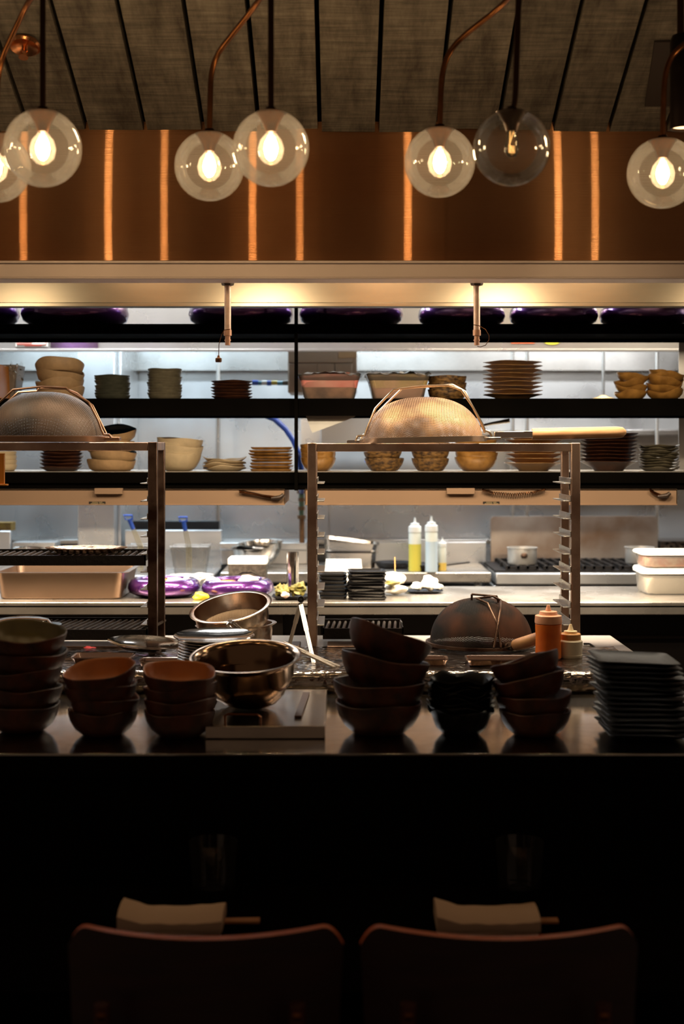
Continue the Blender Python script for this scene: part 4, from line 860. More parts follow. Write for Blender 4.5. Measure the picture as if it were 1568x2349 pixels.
# dark pans
def fpan(px, w, d, z, label, hang, L):
    t = thing('frying_pan', (X(px, d), d, z), label, 'pan', 'dark pans on the prep counter'); r = M2(w, d)/2
    MB().lathe([(0.002, 0), (0.75*r, 0), (0.9*r, 0.012), (r, 0.03), (r*0.98, 0.031), (r*0.85, 0.012), (0.7*r, 0.004), (0.002, 0.004)], 40).build('pan_body', IRON, t)
    a = R(hang); MB().bar((cos(a)*r*0.95, sin(a)*r*0.95, 0.026), (cos(a)*(r+L), sin(a)*(r+L), 0.045), 0.018, 0.007).build('handle', IRON, t)
fpan(902, 86, 6.85, ZR, 'dark frying pan behind the skewered roll', 178, 0.08)
fpan(978, 92, 6.72, ZR, 'dark frying pan below the tall squeeze bottles', -25, 0.12)
hotel_pan('steel_pan', 742, 866, 6.95, ZR, 0.12, M2(34, 6.95), 'lower of two nested steel pans behind the right rack post', group=None)
hotel_pan('steel_pan', 735, 866, 6.95, ZR+0.070, 0.12, M2(28, 6.95), 'tilted upper steel pan of the two behind the right rack post', rot=(0, R(7), 0))
# range
rg = thing('cooking_range', (X(1320, 6.9), 6.9, 0), 'stainless gas range with tall backguard right of the prep counter', 'stove'); o_ = Vector(rg.location)
chl(MB().box(X(1137, 6.6), X(1600, 6.6), 6.6, 7.2, ZR-M2(27, 6.6)-0.002, ZR-0.004).box(X(1133, 6.6), X(1600, 6.6), 6.66, 7.2, 0.1, ZR-0.07), 'range_body', STEELW, rg, o_, bevel=0.005)
bg = MB().rr([(X(1504, 7.2)/2 - X(1124, 7.2)/2, M2(106, 7.2)/2+0.03, 0, 0.02), (X(1504, 7.2)/2 - X(1124, 7.2)/2, M2(106, 7.2)/2+0.03, 0.03, 0.02)], n=5).build('backguard', mat('scorched_steel', rgb(205, 192, 178), 0.4, 0.85, col2=rgb(150, 118, 92), nscale=3, bump=0.15, bscale=2), rg)
bg.rotation_euler = (R(90), 0, 0); bg.location = Vector((X(1314, 7.2), 7.2, Z(1250, 7.2))) - o_
gt = MB()
for i in range(5):
    x = X(1150 + i*85, 6.8)
    gt.box(x, x+0.16, 6.64, 6.66, ZR+0.01, ZR+0.026).box(x, x+0.16, 7.10, 7.12, ZR+0.01, ZR+0.026)
    for k in range(4): gt.box(x+0.01+k*0.045, x+0.022+k*0.045, 6.64, 7.12, ZR+0.012, ZR+0.028)
    gt.box(x, x+0.16, 6.86, 6.88, ZR+0.005, ZR+0.026)
chl(gt, 'burner_grate', IRON, rg, o_)
chl(MB().box(X(1137, 6.6), X(1600, 6.6), 6.64, 7.15, ZR-0.006, ZR+0.006), 'cooktop', IRON, rg, o_)
def pot(px, w, d, z, h, label):
    t = thing('saucepan', (X(px, d), d, z), label, 'pot', 'saucepans on the range'); r = M2(w, d)/2; H = M2(h, d)
    MB().lathe([(0.002, 0), (r*0.92, 0), (r*0.97, 0.006), (r*0.98, H*0.93), (r*1.04, H*0.97), (r*1.04, H), (r*0.95, H), (r*0.94, 0.005), (0.002, 0.004)], 44).build('pot_body', SATIN, t)
    MB().blob((0, -r*0.99, H*0.56), 0.017, 0.006, 0.013, 3, 0.25).build('handle_bracket', STEELD, t)
pot(1197, 68, 6.75, ZR+0.028, 38, 'shiny saucepan on the left burners of the range')
pot(1466, 66, 6.8, ZR+0.028, 37, 'shiny saucepan partly hidden behind the right containers')
tag(MB().box(X(1510, 7.3), X(1800, 7.3), 7.25, 7.5, ZR, Z(1240, 7.3)).build('foil_covered_unit', FOIL), 'foil covered unit right of the range backguard', 'unit')
# spoon/ladle behind sieve
tag(MB().tube([P(1100, 978, 5.3), P(1125, 972, 5.3), P(1168, 965, 5.3)], [0.005, 0.006, 0.009], 10).build('tool_handle', mat('pewter', rgb(150, 146, 140), 0.35, 0.9)), 'pewter tool handle pointing right behind the right sieve', 'utensil')

# ---------------------------------------------------------------- grill station
ZS = 1.068; SF = 3.57; SB = 4.32; SX = 0.832
gs = thing('grill_station', (0, 3.95, 0), 'foil lined steel grill station carrying the two racks', 'counter'); o_ = Vector(gs.location)
chl(MB().box(-2.2, SX, 3.6, SB, ZS-0.03, ZS).box(-2.2, SX-0.03, 3.64, SB-0.02, 0.0, ZS-0.03), 'station_body', mat('station_steel', rgb(185, 172, 158), 0.28, 1.0, noise_amt=0.2, nscale=8), gs, o_, bevel=0.004)
fo = MB(); nx, ny = 150, 14
prof = [(3.575, ZS-0.045), (3.562, ZS-0.03), (3.56, ZS-0.012), (3.568, ZS+0.004), (3.585, ZS+0.008), (3.62, ZS+0.004)] + [(3.62 + 0.4*k/8, ZS+0.003) for k in range(1, 9)]
for i in range(nx+1):
    x = -2.1 + (SX+2.05)*i/nx
    for j, (y, z) in enumerate(prof):
        am = 0.004 if j < 6 else 0.0035
        q = noise.noise(Vector((x*24, y*24, z*20)))*am
        fo.v.append(Vector((x, y + q*0.6, max(z, ZS-0.05) + q + (0.004 if j > 5 else 0))))
for i in range(nx):
    for j in range(len(prof)-1): n_ = len(prof); fo.face((i*n_+j, (i+1)*n_+j, (i+1)*n_+j+1, i*n_+j+1))
chl(fo, 'foil_liner', FOIL, gs, o_, ang=60)
dr = MB()
for px0, px1 in ((-200, 60), (70, 690), (750, 1100)):
    dr.box(X(px0, 4.1), X(px1, 4.1), 4.0, 4.1, ZS+0.001, ZS+0.012)
chl(dr, 'back_rail', STEELD, gs, o_, bevel=0.003)
chl(MB().tube([P(1338, 1477, 4.1), P(1352, 1477, 4.1), P(1362, 1484, 4.05), P(1375, 1500, 3.95)], 0.003, 6), 'latch_wire', IRON, gs, o_)

def insert_pan(px0, px1, py, label, depth=0.05):
    d = 0.582*FPX/(py-1026.0+2); w = M2(px1-px0, d)/2
    mb = MB().rr([(w*0.9, depth*0.8, 0.004, 0.012), (w*0.97, depth*0.95, 0.016, 0.014), (w, depth, 0.018, 0.016), (w, depth, 0.021, 0.016), (w*0.93, depth*0.86, 0.020, 0.012), (w*0.88, depth*0.78, 0.006, 0.01)], n=6)
    return tag(mb.build('steel_tray', mat('pinkish_pan_steel', rgb(210, 180, 162), 0.2, 1.0), loc=(X((px0+px1)/2, d), d+0.02, ZS+0.004)), label, 'tray', 'shallow trays set in the foil')
insert_pan(165, 305, 1524, 'shallow steel tray in the foil above the leftmost small bowl stack')
insert_pan(318, 420, 1534, 'shallow steel tray in the foil left of the stacked lids', 0.03)
insert_pan(890, 1028, 1530, 'shallow steel tray in the foil behind the scalloped black bowls', 0.035)
insert_pan(1068, 1214, 1530, 'shallow steel tray in the foil left of the orange sauce bottle', 0.04)
food('raw_meat', [(205, 1489, 34, 12, 4.0), (225, 1490, 26, 9, 4.0)], RED, 'small red piece of raw food on the station at left')
food('cucumber_slice', [(1220, 1517, 22, 9, 3.80)], mat('cucumber_green', rgb(110, 140, 50), 0.4), 'green slice lying left of the orange sauce bottle')
# grill racks
def rack(xl, xr, yf, yr, ztop, label, left_visible=True, dark=False):
    t = thing('grill_rack', ((xl+xr)/2, yf, ZS), label, 'rack', 'steel racks on the grill station'); o_ = Vector(t.location)
    mt = STEELD if dark else STEELR; w = 0.026; w2 = 0.023
    zb = ZS + 0.008
    posts = [(xl+w/2, yf, w), (xr-w/2, yf, w), (xl+w2/2+.002, yr, w2), (xr-w2/2-.002, yr, w2)]
    for (x, y, ww) in posts:
        chl(MB().box(x-ww/2, x+ww/2, y-ww/2, y+ww/2, zb if y < yf+.01 else ZS+0.001, ztop), 'leg', mt, t, o_, bevel=0.002)
    bars = MB().box(xl+w, xr-w, yf-0.012, yf+0.010, ztop-0.025, ztop-0.001)
    chl(bars, 'top_rail', STEELR, t, o_, bevel=0.002)
    chl(MB().box(xl+w2, xr-w2, yr-0.010, yr+0.010, ztop-0.025, ztop-0.001), 'top_rail', STEELR, t, o_, bevel=0.002)
    for x in (xl+w/2, xr-w/2):
        chl(MB().box(x-0.011, x+0.011, yf+w/2, yr-w2/2, ztop-0.024, ztop-0.001), 'side_rail', STEELR, t, o_, bevel=0.002)
    zz = Z(1109, 4.03); k = 0
    while zz > ZS + 0.04:
        for sx, x in ((1, xl+w), (-1, xr-w)):
            m = MB().box(min(x, x+sx*0.003), max(x, x+sx*0.003), yf-0.012, yr+0.012, zz, zz+0.016)
            m.box(min(x, x+sx*0.022), max(x, x+sx*0.022), yf-0.012, yr+0.012, zz-0.0015, zz+0.0015)
            chl(m, 'runner', STEEL, t, o_, bevel=0.0008)
        zz -= M2(40.5, 4.03)
    return t
rack(-0.0995, 0.686, 4.03, 4.215, Z(1016, 4.03), 'tall steel tray rack on the right holding the wooden handled sieve')
rack(-1.32, X(361, 4.03), 4.03, 4.215, Z(1014, 4.03), 'tall rust stained tray rack on the left under the dark sieve', dark=True)
# amber tag hanging at the left rack
tag(MB().box(X(-14, 4.0), X(11, 4.0), 3.99, 4.004, Z(1110, 4.0), Z(1040, 4.0)).box(X(-14, 4.0), X(18, 4.0), 3.985, 4.01, Z(1114, 4.0), Z(1110, 4.0)).build('hanging_board', AMBERP, bevel=0.001), 'amber board hanging at the left edge below the left rack rail', 'board')
def grate(px0, px1, y0, y1, z, label, hbar, nb, ang=0.0):
    d = y0; x0, x1 = X(px0, d), X(px1, d); t = thing('grill_grate', ((x0+x1)/2, (y0+y1)/2, z), label, 'grate'); o_ = Vector(t.location)
    chl(MB().box(x0, x1, y0, y0+0.006, z-hbar, z+0.002).box(x0, x1, y1-0.006, y1, z-hbar*0.5, z+0.008).box(x0, x0+0.004, y0, y1, z-hbar*0.5, z+0.004).box(x1-0.004, x1, y0, y1, z-hbar*0.5, z+0.006), 'frame', IRON, t, o_)
    for i in range(nb):
        x = x0 + (x1-x0)*(i+0.5)/nb
        chl(MB().tube([(x, y0+0.006, z-0.004), (x+ang, y1-0.006, z-0.001)], 0.0048, 8), 'grate_bar', GRATE, t, o_)
grate(-120, 334, 4.03, 4.21, Z(1276, 4.03), 'black grill grate high on the left rack under the oval tray', 0.027, 28)
grate(-120, 338, 4.0, 4.24, Z(1446, 4.0), 'ridged grill grate at the bottom of the left rack', 0.028, 30, 0.03)
grate(740, 925, 4.12, 4.30, ZS+0.045, 'short ridged grill grate behind the right rack legs', 0.03, 14, 0.008)
# oval trays and lids on the grates
def oval(px0, px1, d, z, label, ry=0.07, h=0.012, rot=(0,0,0), m=STEELP):
    w = M2(px1-px0, d)/2
    o = MB().lathe([(0.002, 0), (0.7, 0), (0.85, h*0.6), (1.0, h), (1.0, h+0.002), (0.84, h*0.75), (0.68, 0.003), (0.002, 0.003)], 48).build('oval_tray', m, loc=(X((px0+px1)/2, d), d, z), rot=rot)
    for v in o.data.vertices: v.co.x *= w; v.co.y *= ry
    return tag(o, label, 'tray')
oval(104, 292, 4.12, Z(1276, 4.03)+0.004, 'oval steel tray lying on the upper grate of the left rack', 0.085, 0.014, m=mat('hammered_bronze', rgb(190, 150, 116), 0.25, 1.0, bump=0.3, bscale=60))
ld = thing('pan_lid', (X(52, 4.08), 4.08, Z(1446, 4.0)+0.003), 'domed steel lid on the lower grate of the left rack', 'lid')
MB().lathe([(0.002, 0.001), (0.112, 0.0), (0.112, 0.003), (0.085, 0.006), (0.075, 0.018), (0.05, 0.024), (0.002, 0.026)], 44).build('lid_body', STEELP, ld)
oval(246, 425, 3.86, ZS+0.028, 'oval steel platter tilted on the station beside the stacked lids', 0.075, 0.014, rot=(R(6), R(4), 0))

# sieves
def sieve(cx, cy, zr, r, h, meshm, rimm, label, wires, handle=None, tilt=(0, 0, 0), band=0.016):
    t = thing('wire_sieve', (cx, cy, zr), label, 'sieve', None, rot=tilt); t['group'] = 'large wire sieves turned upside down'
    n = 16; pr = [(r*cos(pi/2*i/n)**0.82 if i < n else 0.002, h*sin(pi/2*i/n)**1.0) for i in range(n+1)]
    MB().lathe([(a, b_+0.006) for a, b_ in pr][::-1], 64, cap0=False, cap1=False).build('mesh_dome', meshm, t, ang=80)
    MB().lathe([(r+0.001, 0), (r+0.012, 0), (r+0.013, band), (r+0.006, band+0.001), (r+0.001, band*0.7), (r+0.001, 0)], 64, cap0=False, cap1=False).build('rim', rimm, t)
    for w in wires:
        pts = []
        for i in range(len(w)-1):
            for k in range(4): pts.append(Vector(w[i]).lerp(Vector(w[i+1]), k/4))
        pts.append(Vector(w[-1])); MB().tube(pts, 0.0032, 8).build('bail_wire', rimm, t)
    if handle: handle(t)
    return t
def rel(pts, d, c): return [P(a, b_, d) - Vector(c) for a, b_ in pts]
cy = 4.12
c = (X(970, cy), cy, Z(1016, 4.03)+0.001)
def hA(t):
    x0 = M2(1132-970, cy)
    MB().box(x0, M2(1222-970, cy), -0.014, 0.014, 0.008, 0.028).box(x0-0.04, x0+0.02, -0.02, 0.02, 0.004, 0.012).build('ferrule', STEELP, t, bevel=0.002)
    a = M2(1220-970, cy); b_ = M2(1437-970, cy)
    rv = MB()
    for q in (0.2, 0.5, 0.8): rv.lathe([(0.001, -.0155), (0.003, -.0155), (0.003, 0), (0.001, 0)], 8, (0, 0, 0))
    MB().tube([(a, 0, 0.0185), (a+0.004, 0, 0.0185), (a+0.1, 0, 0.0185), (b_-0.03, 0, 0.0185), (b_-0.012, 0, 0.0185), (b_-0.002, 0, 0.0185)], [0.0165, 0.0175, 0.0175, 0.0175, 0.0150, 0.006], 20).build('wooden_handle', WOODH, t, label='pale wooden handle')
    MB().box(-M2(175, cy), -M2(140, cy), -0.012, 0.012, 0.002, 0.012).build('lug', STEELP, t, bevel=0.001)
wA = rel([(815, 1008), (820, 997), (836, 996), (842, 980), (862, 935), (905, 892), (968, 885), (1030, 885), (1060, 896), (1085, 935), (1108, 978), (1112, 990), (1122, 994), (1128, 1004)], cy-0.05, c)
wA2 = rel([(826, 1006), (832, 996), (845, 990), (872, 940), (925, 890), (1040, 884), (1068, 900), (1104, 975), (1112, 996)], cy+0.05, c)
sieve(c[0], c[1], c[2], M2(136, cy), M2(100, cy), MESHB, mat('pale_rim_steel', rgb(225, 205, 180), 0.25, 1.0), 'bronze wire sieve with pale wooden handle on the right rack', [wA, wA2], hA, tilt=(0, R(-1.2), 0))
c = (X(104, cy), cy, Z(1014, 4.03)+0.001)
def hB(t):
    MB().box(M2(120, cy), M2(172, cy), -0.02, 0.02, 0.003, 0.014).build('lug', mat('bronze_rim', rgb(150, 116, 92), 0.35, 1.0), t, bevel=0.002)
    MB().tube([(-0.19, 0, 0.014), (-0.24, 0, 0.014), (-0.50, 0, 0.014)], [0.01, 0.0175, 0.0165], 16).build('wooden_handle', WOODO, t)
wB = rel([(255, 1004), (250, 997), (238, 997), (232, 985), (225, 965), (203, 922), (160, 898), (152, 890), (95, 887), (30, 894), (-12, 932)], cy-0.05, c)
wB2 = rel([(258, 1003), (244, 996), (236, 980), (212, 930), (176, 902), (150, 892), (90, 890), (85, 897), (42, 900), (-8, 945)], cy+0.06, c)
sieve(c[0], c[1], c[2], M2(130, cy), M2(110, cy), MESHD, mat('bronze_rim', rgb(150, 116, 92), 0.35, 1.0), 'dark sooty wire sieve lying upside down on the left rack', [wB, wB2], hB)
cy = 4.05; c = (X(1103, cy), cy, ZS+0.012)
def hC(t):
    a = Vector((M2(1140-1103, cy), -0.13, 0.012)); b_ = a + Vector((0.03, -0.035, 0.006)); e = a + Vector((0.098, -0.11, 0.040))
    MB().tube([a + Vector((-.02, .05, 0)), a, b_], [0.006, 0.010, 0.016], 12).build('ferrule', STEELP, t)
    dd = (e-b_).normalized()
    MB().tube([b_, b_+dd*0.01, e-dd*0.012, e-dd*0.003, e], [0.014, 0.0165, 0.0175, 0.015, 0.007], 18).build('wooden_handle', WOODO, t, label='worn wooden handle')
def dome_pt(fr, lift=0.006):
    return None
r_, h_ = M2(117, cy), M2(100, cy)
wC = [[(-0.03, -0.03, h_+0.02), (-0.03, -0.025, h_-0.002)], [(-0.03, -0.03, h_+0.02), (0.04, -0.05, h_+0.016), (0.045, -0.045, h_-0.001)],
      [(-0.018, -0.05, h_+0.010), (0.01, -0.08, h_+0.004-.004), (0.032, -0.125, 0.075), (0.040, -0.152, 0.01)],
      [(-0.018, -0.05, h_+0.010), (0.028, -0.052, h_+0.016), (0.050, -0.06, h_+0.006)],
      [(0.050, -0.06, h_+0.006), (0.045, -0.10, h_-.015), (0.034, -0.135, 0.07), (0.020, -0.155, 0.01)]]
sieve(c[0], c[1], c[2], r_, h_, MESHK, STEELD, 'blackened wire sieve with crossed wires lying on the station', wC, hC, band=0.008)

# strainer pots
def strainer(px, d, z, r, h, rot, label, m):
    t = thing('strainer_pot', (X(px, d), d, z), label, 'strainer', 'steel strainers stacked on the station', rot=rot)
    MB().lathe([(r*0.80, 0.0), (r*0.92, h*0.3), (r*0.97, h*0.9), (r*1.06, h*0.985), (r*1.07, h), (r*1.05, h*1.015), (r*0.95, h), (r*0.90, h*0.3), (r*0.78, 0.003)], 56, cap0=False, cap1=False).build('strainer_wall', m, t)
    n = 8; MB().lathe([(max(0.002, r*0.84*sin(pi/2*i/n)), 0.012 - h*0.15*cos(pi/2*i/n)+h*.15) for i in range(n+1)], 48, cap0=False, cap1=False).build('mesh_bottom', MESHS, t, ang=80)
    MB().tube([(0.0, -r*1.04, h), (0.012, -r*1.2, h+0.004), (0.03, -r*1.22, h*0.75), (0.062, -r*1.25, h*0.35)], 0.0055, 10).tube([(0.0, -r*1.04, h), (-0.006, -r*1.2, h), (0.012, -r*1.22, h*0.7), (0.056, -r*1.26, h*0.33)], 0.004, 10).build('hook_handle', STEELP, t)
    return t
SMOKE = mat('smoked_steel', rgb(215, 200, 182), 0.22, 1.0, col2=rgb(160, 112, 80), nscale=8, bump=0.05, bscale=30)
strainer(543, 4.03, ZS+0.006, 0.110, 0.066, (0, R(-2), 0), 'lower polished strainer of the pair left of the tongs', SMOKE)
strainer(538, 4.02, ZS+0.058, 0.112, 0.070, (R(15), R(-9), 0), 'upper tilted strainer with scorched rim left of the tongs', SMOKE)

# tongs
def tongs(a, tip1, tip2, label, w=0.013, ring=True):
    a = Vector(a); tip1 = Vector(tip1); tip2 = Vector(tip2)
    t = thing('kitchen_tongs', a, label, 'tongs', 'steel tongs on the station')
    for tp_ in (tip1, tip2):
        m = MB(); p = tp_ - a; m.bar((0, 0, 0), p*0.45, w, 0.0035, up=(0, 1, 0)).bar(p*0.45, p, w*0.82, 0.003, up=(0, 1, 0))
        m.tube([(0, 0, 0), p*0.98], 0.003, 8)
        m.build('tong_arm', SATIN, t, bevel=0.0006)
    if ring: MB().lathe([(0.0025, -0.005), (0.0085, -0.005), (0.010, 0), (0.0085, 0.005), (0.0025, 0.005), (0.0025, -0.005)], 20, cap0=False, cap1=False).build('locking_ring', RUBBER, t, loc=(0.001, 0, 0.012), rot=(R(90), 0, 0))
    MB().tube([(0, -0.006, -0.006), (0, 0.006, -0.006)], 0.008, 12).build('hinge', STEELP, t)
tongs(P(689, 1384, 3.93), P(662, 1484, 3.97), P(721, 1528, 3.72), 'steel tongs standing as an inverted V beside the right rack')
tongs(P(648, 1474, 3.72), P(768, 1532, 3.64), P(778, 1530, 3.66), 'steel tongs lying across the station toward the brown bowls', w=0.010, ring=False)
tg = tag(MB().tube([P(700, 1531, 3.7), P(726, 1530, 3.69), P(735, 1524, 3.74), P(728, 1518, 3.76), P(712, 1520, 3.74)], 0.0045, 10).blob(P(699, 1530, 3.7), 0.008, 0.008, 0.007, 1, 0.1).build('bent_ladle', STEELP), 'small bent steel tool at the foot of the tongs', 'utensil')
# stack of steel lids/plates
for i in range(10):
    r = 0.098 if i < 9 else 0.106; d = 3.66
    o = MB().lathe([(0.002, 0), (r*0.7, 0), (r*0.86, 0.003), (r*0.98, 0.008), (r, 0.010), (r*0.98, 0.0115), (r*0.84, 0.005), (0.002, 0.002)], 44).build('steel_plate', STEELP, loc=(X(492, d)+random.uniform(-.002, .002), d, ZS+0.012+0.0075*i), rot=(R(3 if i == 9 else 0), 0, 0))
    tag(o, 'steel plate, %s of the pile behind the big pan' % ordl(i, 10), 'plate', 'pile of steel plates')
# station squeeze bottles
bottle(1257, 60, 3.80, ZS+0.006, 1388, 'orange sauce squeeze bottle with pale pink cap', SAUCE, SAUCE, CAPO, 1.0, capfrac=0.17, stem=0.16)
t = thing('squeeze_bottle', (X(1308, 3.82), 3.82, ZS+0.006), 'white sauce squeeze bottle with tan cap right of the orange one', 'bottle')
d = 3.82; H = Z(1432, d) - ZS - 0.006; r = M2(54, d)/2
MB().lathe([(0.002, 0), (r*0.95, 0), (r, 0.003), (r, H*0.10), (r*0.98, H*0.11), (r, H*0.5), (r*0.92, H*0.54), (r*0.8, H*0.55), (0.002, H*0.55)], 32).build('bottle_body', mat('milky_sauce', rgb(232, 218, 190), 0.35), t)
MB().lathe([(0.002, H*0.54), (r*0.86, H*0.54), (r*0.86, H*0.71), (r*0.8, H*0.73), (0.002, H*0.73)], 32).build('collar', CAPT, t)
MB().lathe([(0.002, H*0.72), (r*0.58, H*0.72), (r*0.56, H*0.80), (r*0.3, H*0.81), (r*0.24, H*0.84), (r*0.10, H), (0.002, H)], 28).build('cap', CAPC, t)

# ---------------------------------------------------------------- pass counter with bowls in front
ZP = 1.02; PF = 2.868; PB = 3.60
pcn = thing('pass_counter', (0, 3.2, 0), 'dark steel topped service counter carrying the front stacks of bowls', 'counter'); o_ = Vector(pcn.location)
chl(MB().box(-2.4, 2.4, PF, PB, ZP-0.006, ZP), 'countertop', COUNTER, pcn, o_, bevel=0.0015)
chl(MB().box(-2.4, 2.4, PF+0.004, PB, ZP-0.05, ZP-0.006), 'counter_edge', BLACKP, pcn, o_)
chl(MB().box(-2.4, 2.4, PF+0.02, PF+0.06, 0.70, ZP-0.03), 'front_panel', BLACKP, pcn, o_)
chl(MB().box(-2.4, 2.4, PF+0.06, PF+0.1, 0, 0.72), 'lower_panel', BLACKP, pcn, o_)
# board with frame handle under the big pan
bd = thing('steel_board', (X(615, 3.2), 3.24, ZP), 'flat steel board with wire handle under the big pan', 'board'); o_ = Vector(bd.location)
chl(MB().box(X(470, 3.01), X(745, 3.01), 3.01, 3.47, ZP+0.001, ZP+0.028), 'board_body', mat('board_steel', rgb(185, 172, 160), 0.22, 1.0, noise_amt=0.15, nscale=9), bd, o_, bevel=0.002)
chl(MB().tube([P(516, 1664, 3.04), P(516, 1642, 3.04), P(522, 1638, 3.04), P(590, 1640, 3.04), P(597, 1645, 3.04), P(597, 1664, 3.04)], 0.0028, 8), 'wire_handle', BRASS, bd, o_)
tag(MB().bar((X(702, 3.4), 3.40, ZP+0.031), (X(683, 3.1), 3.10, ZP+0.031), 0.016, 0.005).build('flat_knife', mat('dark_brown_steel', rgb(84, 60, 48), 0.4, 0.6), bevel=0.001), 'dark flat bar lying on the steel board right of the big pan', 'utensil')
PAN = mat('dark_mirror_steel', rgb(130, 104, 80), 0.16, 1.0, bump=0.03, bscale=10)
d = 3.22
mixing_bowl(572, 196, d, ZP+0.030, 84, 'lower steel bowl under the big pan on the steel board', m=PAN, name='steel_bowl')
bp2 = thing('steel_pan', (X(566, d), d, ZP+0.050), 'large open steel pan on the front counter, tilted toward the viewer', 'pan', rot=(R(9), R(-1), 0))
r = M2(128, d); H = 0.10
MB().lathe([(0.002, 0), (r*0.45, 0), (r*0.7, H*0.2), (r*0.84, H*0.55), (r*0.88, H*0.88), (r*0.94, H*0.97), (r*0.99, H), (r, H+0.003), (r*0.96, H+0.004), (r*0.88, H*0.99), (r*0.84, H*0.9), (r*0.81, H*0.55), (r*0.68, H*0.22), (0.002, 0.006)], 72).build('pan_body', PAN, bp2, ang=50)
MB().blob((-r*0.93, -0.045, H*0.80), 0.014, 0.014, 0.013, 2, 0.1).build('side_knob', STEELP, bp2)

DF = 3.09
RU = C_RUST
fs = [
 # name, adj, where, mats, px, w, d, n, pitch, h, kind, tilts, kw
 ('brown bowl', 'leftmost tall front stack', [C_RUST, C_MOSS], 52, 190, 3.10, 5, 40, 62, 'bowl', [None, (0, 1), (0, -2), (2, 2), (7, 3)], dict(foot=0.4), [0.9, 0.93, 0.98, 1.0, 1.05], [0, 2, -2, 4, 0]),
 ('dark brown bowl', 'second front stack from the left', [C_RUST, C_SIENNA], 236, 166, 3.06, 4, 28, 58, 'bowl', [None, (0, 2), (0, -3), (9, -7)], dict(foot=0.42), [0.96, 0.96, 1.0, 1.02], [0, 2, -2, 0]),
 ('dark brown bowl', 'third front stack from the left', [C_RUST, C_SIENNA], 412, 168, 3.05, 4, 28, 58, 'bowl', [None, (0, -2), (0, -5), (8, 4)], dict(foot=0.42), [0.98, 1.0, 1.0, 1.0], [0, 4, 6, -4]),
 ('rust brown bowl', 'tall front stack right of the steel pan', [C_RUST, C_RUST], 868, 200, 3.08, 4, 46, 72, 'bowl', [None, (0, 1), (-3, 10), (-9, 20)], dict(foot=0.42), [1.0, 1.05, 1.04, 1.0], [0, 0, 4, 6]),
 ('brown bowl', 'front stack left of the black plate tower', [C_RUST, C_RUST], 1226, 164, 3.06, 4, 34, 58, 'bowl', [None, (0, -3), (-4, -12), (-9, -16)], dict(foot=0.42), [1.0, 1.05, 1.02, 0.98], [0, 0, -4, -8]),
]
for adj, where, ml, px, w, d, n, pitch, h, kind, tl, kw, sz, of in fs:
    stack('ceramic_bowl', 'bowl', adj, where, ml[0], px, w, ZP, d, n, pitch, h, kind, tilts=tl, mats2=ml[1], tz=0.005, sizes=sz, offs=of, wz=0.002, wr=0.012, **kw)
stack('scalloped_bowl', 'bowl', 'black scalloped bowl', 'front stack between the brown bowls', C_BLACK, 1057, 156, ZP, 3.07, 8, 10, 58, 'flare', tz=0.004, wz=0.004, wr=0.025, k=5, foot=0.45)
# black square plate tower
for i in range(15):
    d = 3.06; hw = M2(192, d)/2*random.uniform(0.96, 1.0); th = 0.010
    mb = MB().rr([(hw*0.62, hw*0.62, 0, 0.02), (hw*0.80, hw*0.80, th*0.2, 0.02), (hw, hw, th, 0.02), (hw*0.98, hw*0.98, th*1.15, 0.02), (hw*0.82, hw*0.82, th*0.5, 0.02)], n=6)
    lean = (14-i)/14.0
    o = mb.build('square_plate', C_BLACK, loc=(X(1452 + 24*lean, d)+random.uniform(-.003, .003), d, ZP+0.002+0.0112*i), rot=(0, R(2.2 if i > 8 else 0.6), R(random.uniform(-5, 5))))
    tag(o, 'glossy black square plate, %s of the tower at the right' % (ordl(i, 15) if i < 14 else 'topmost'), 'plate', 'tower of black plates on the front counter')

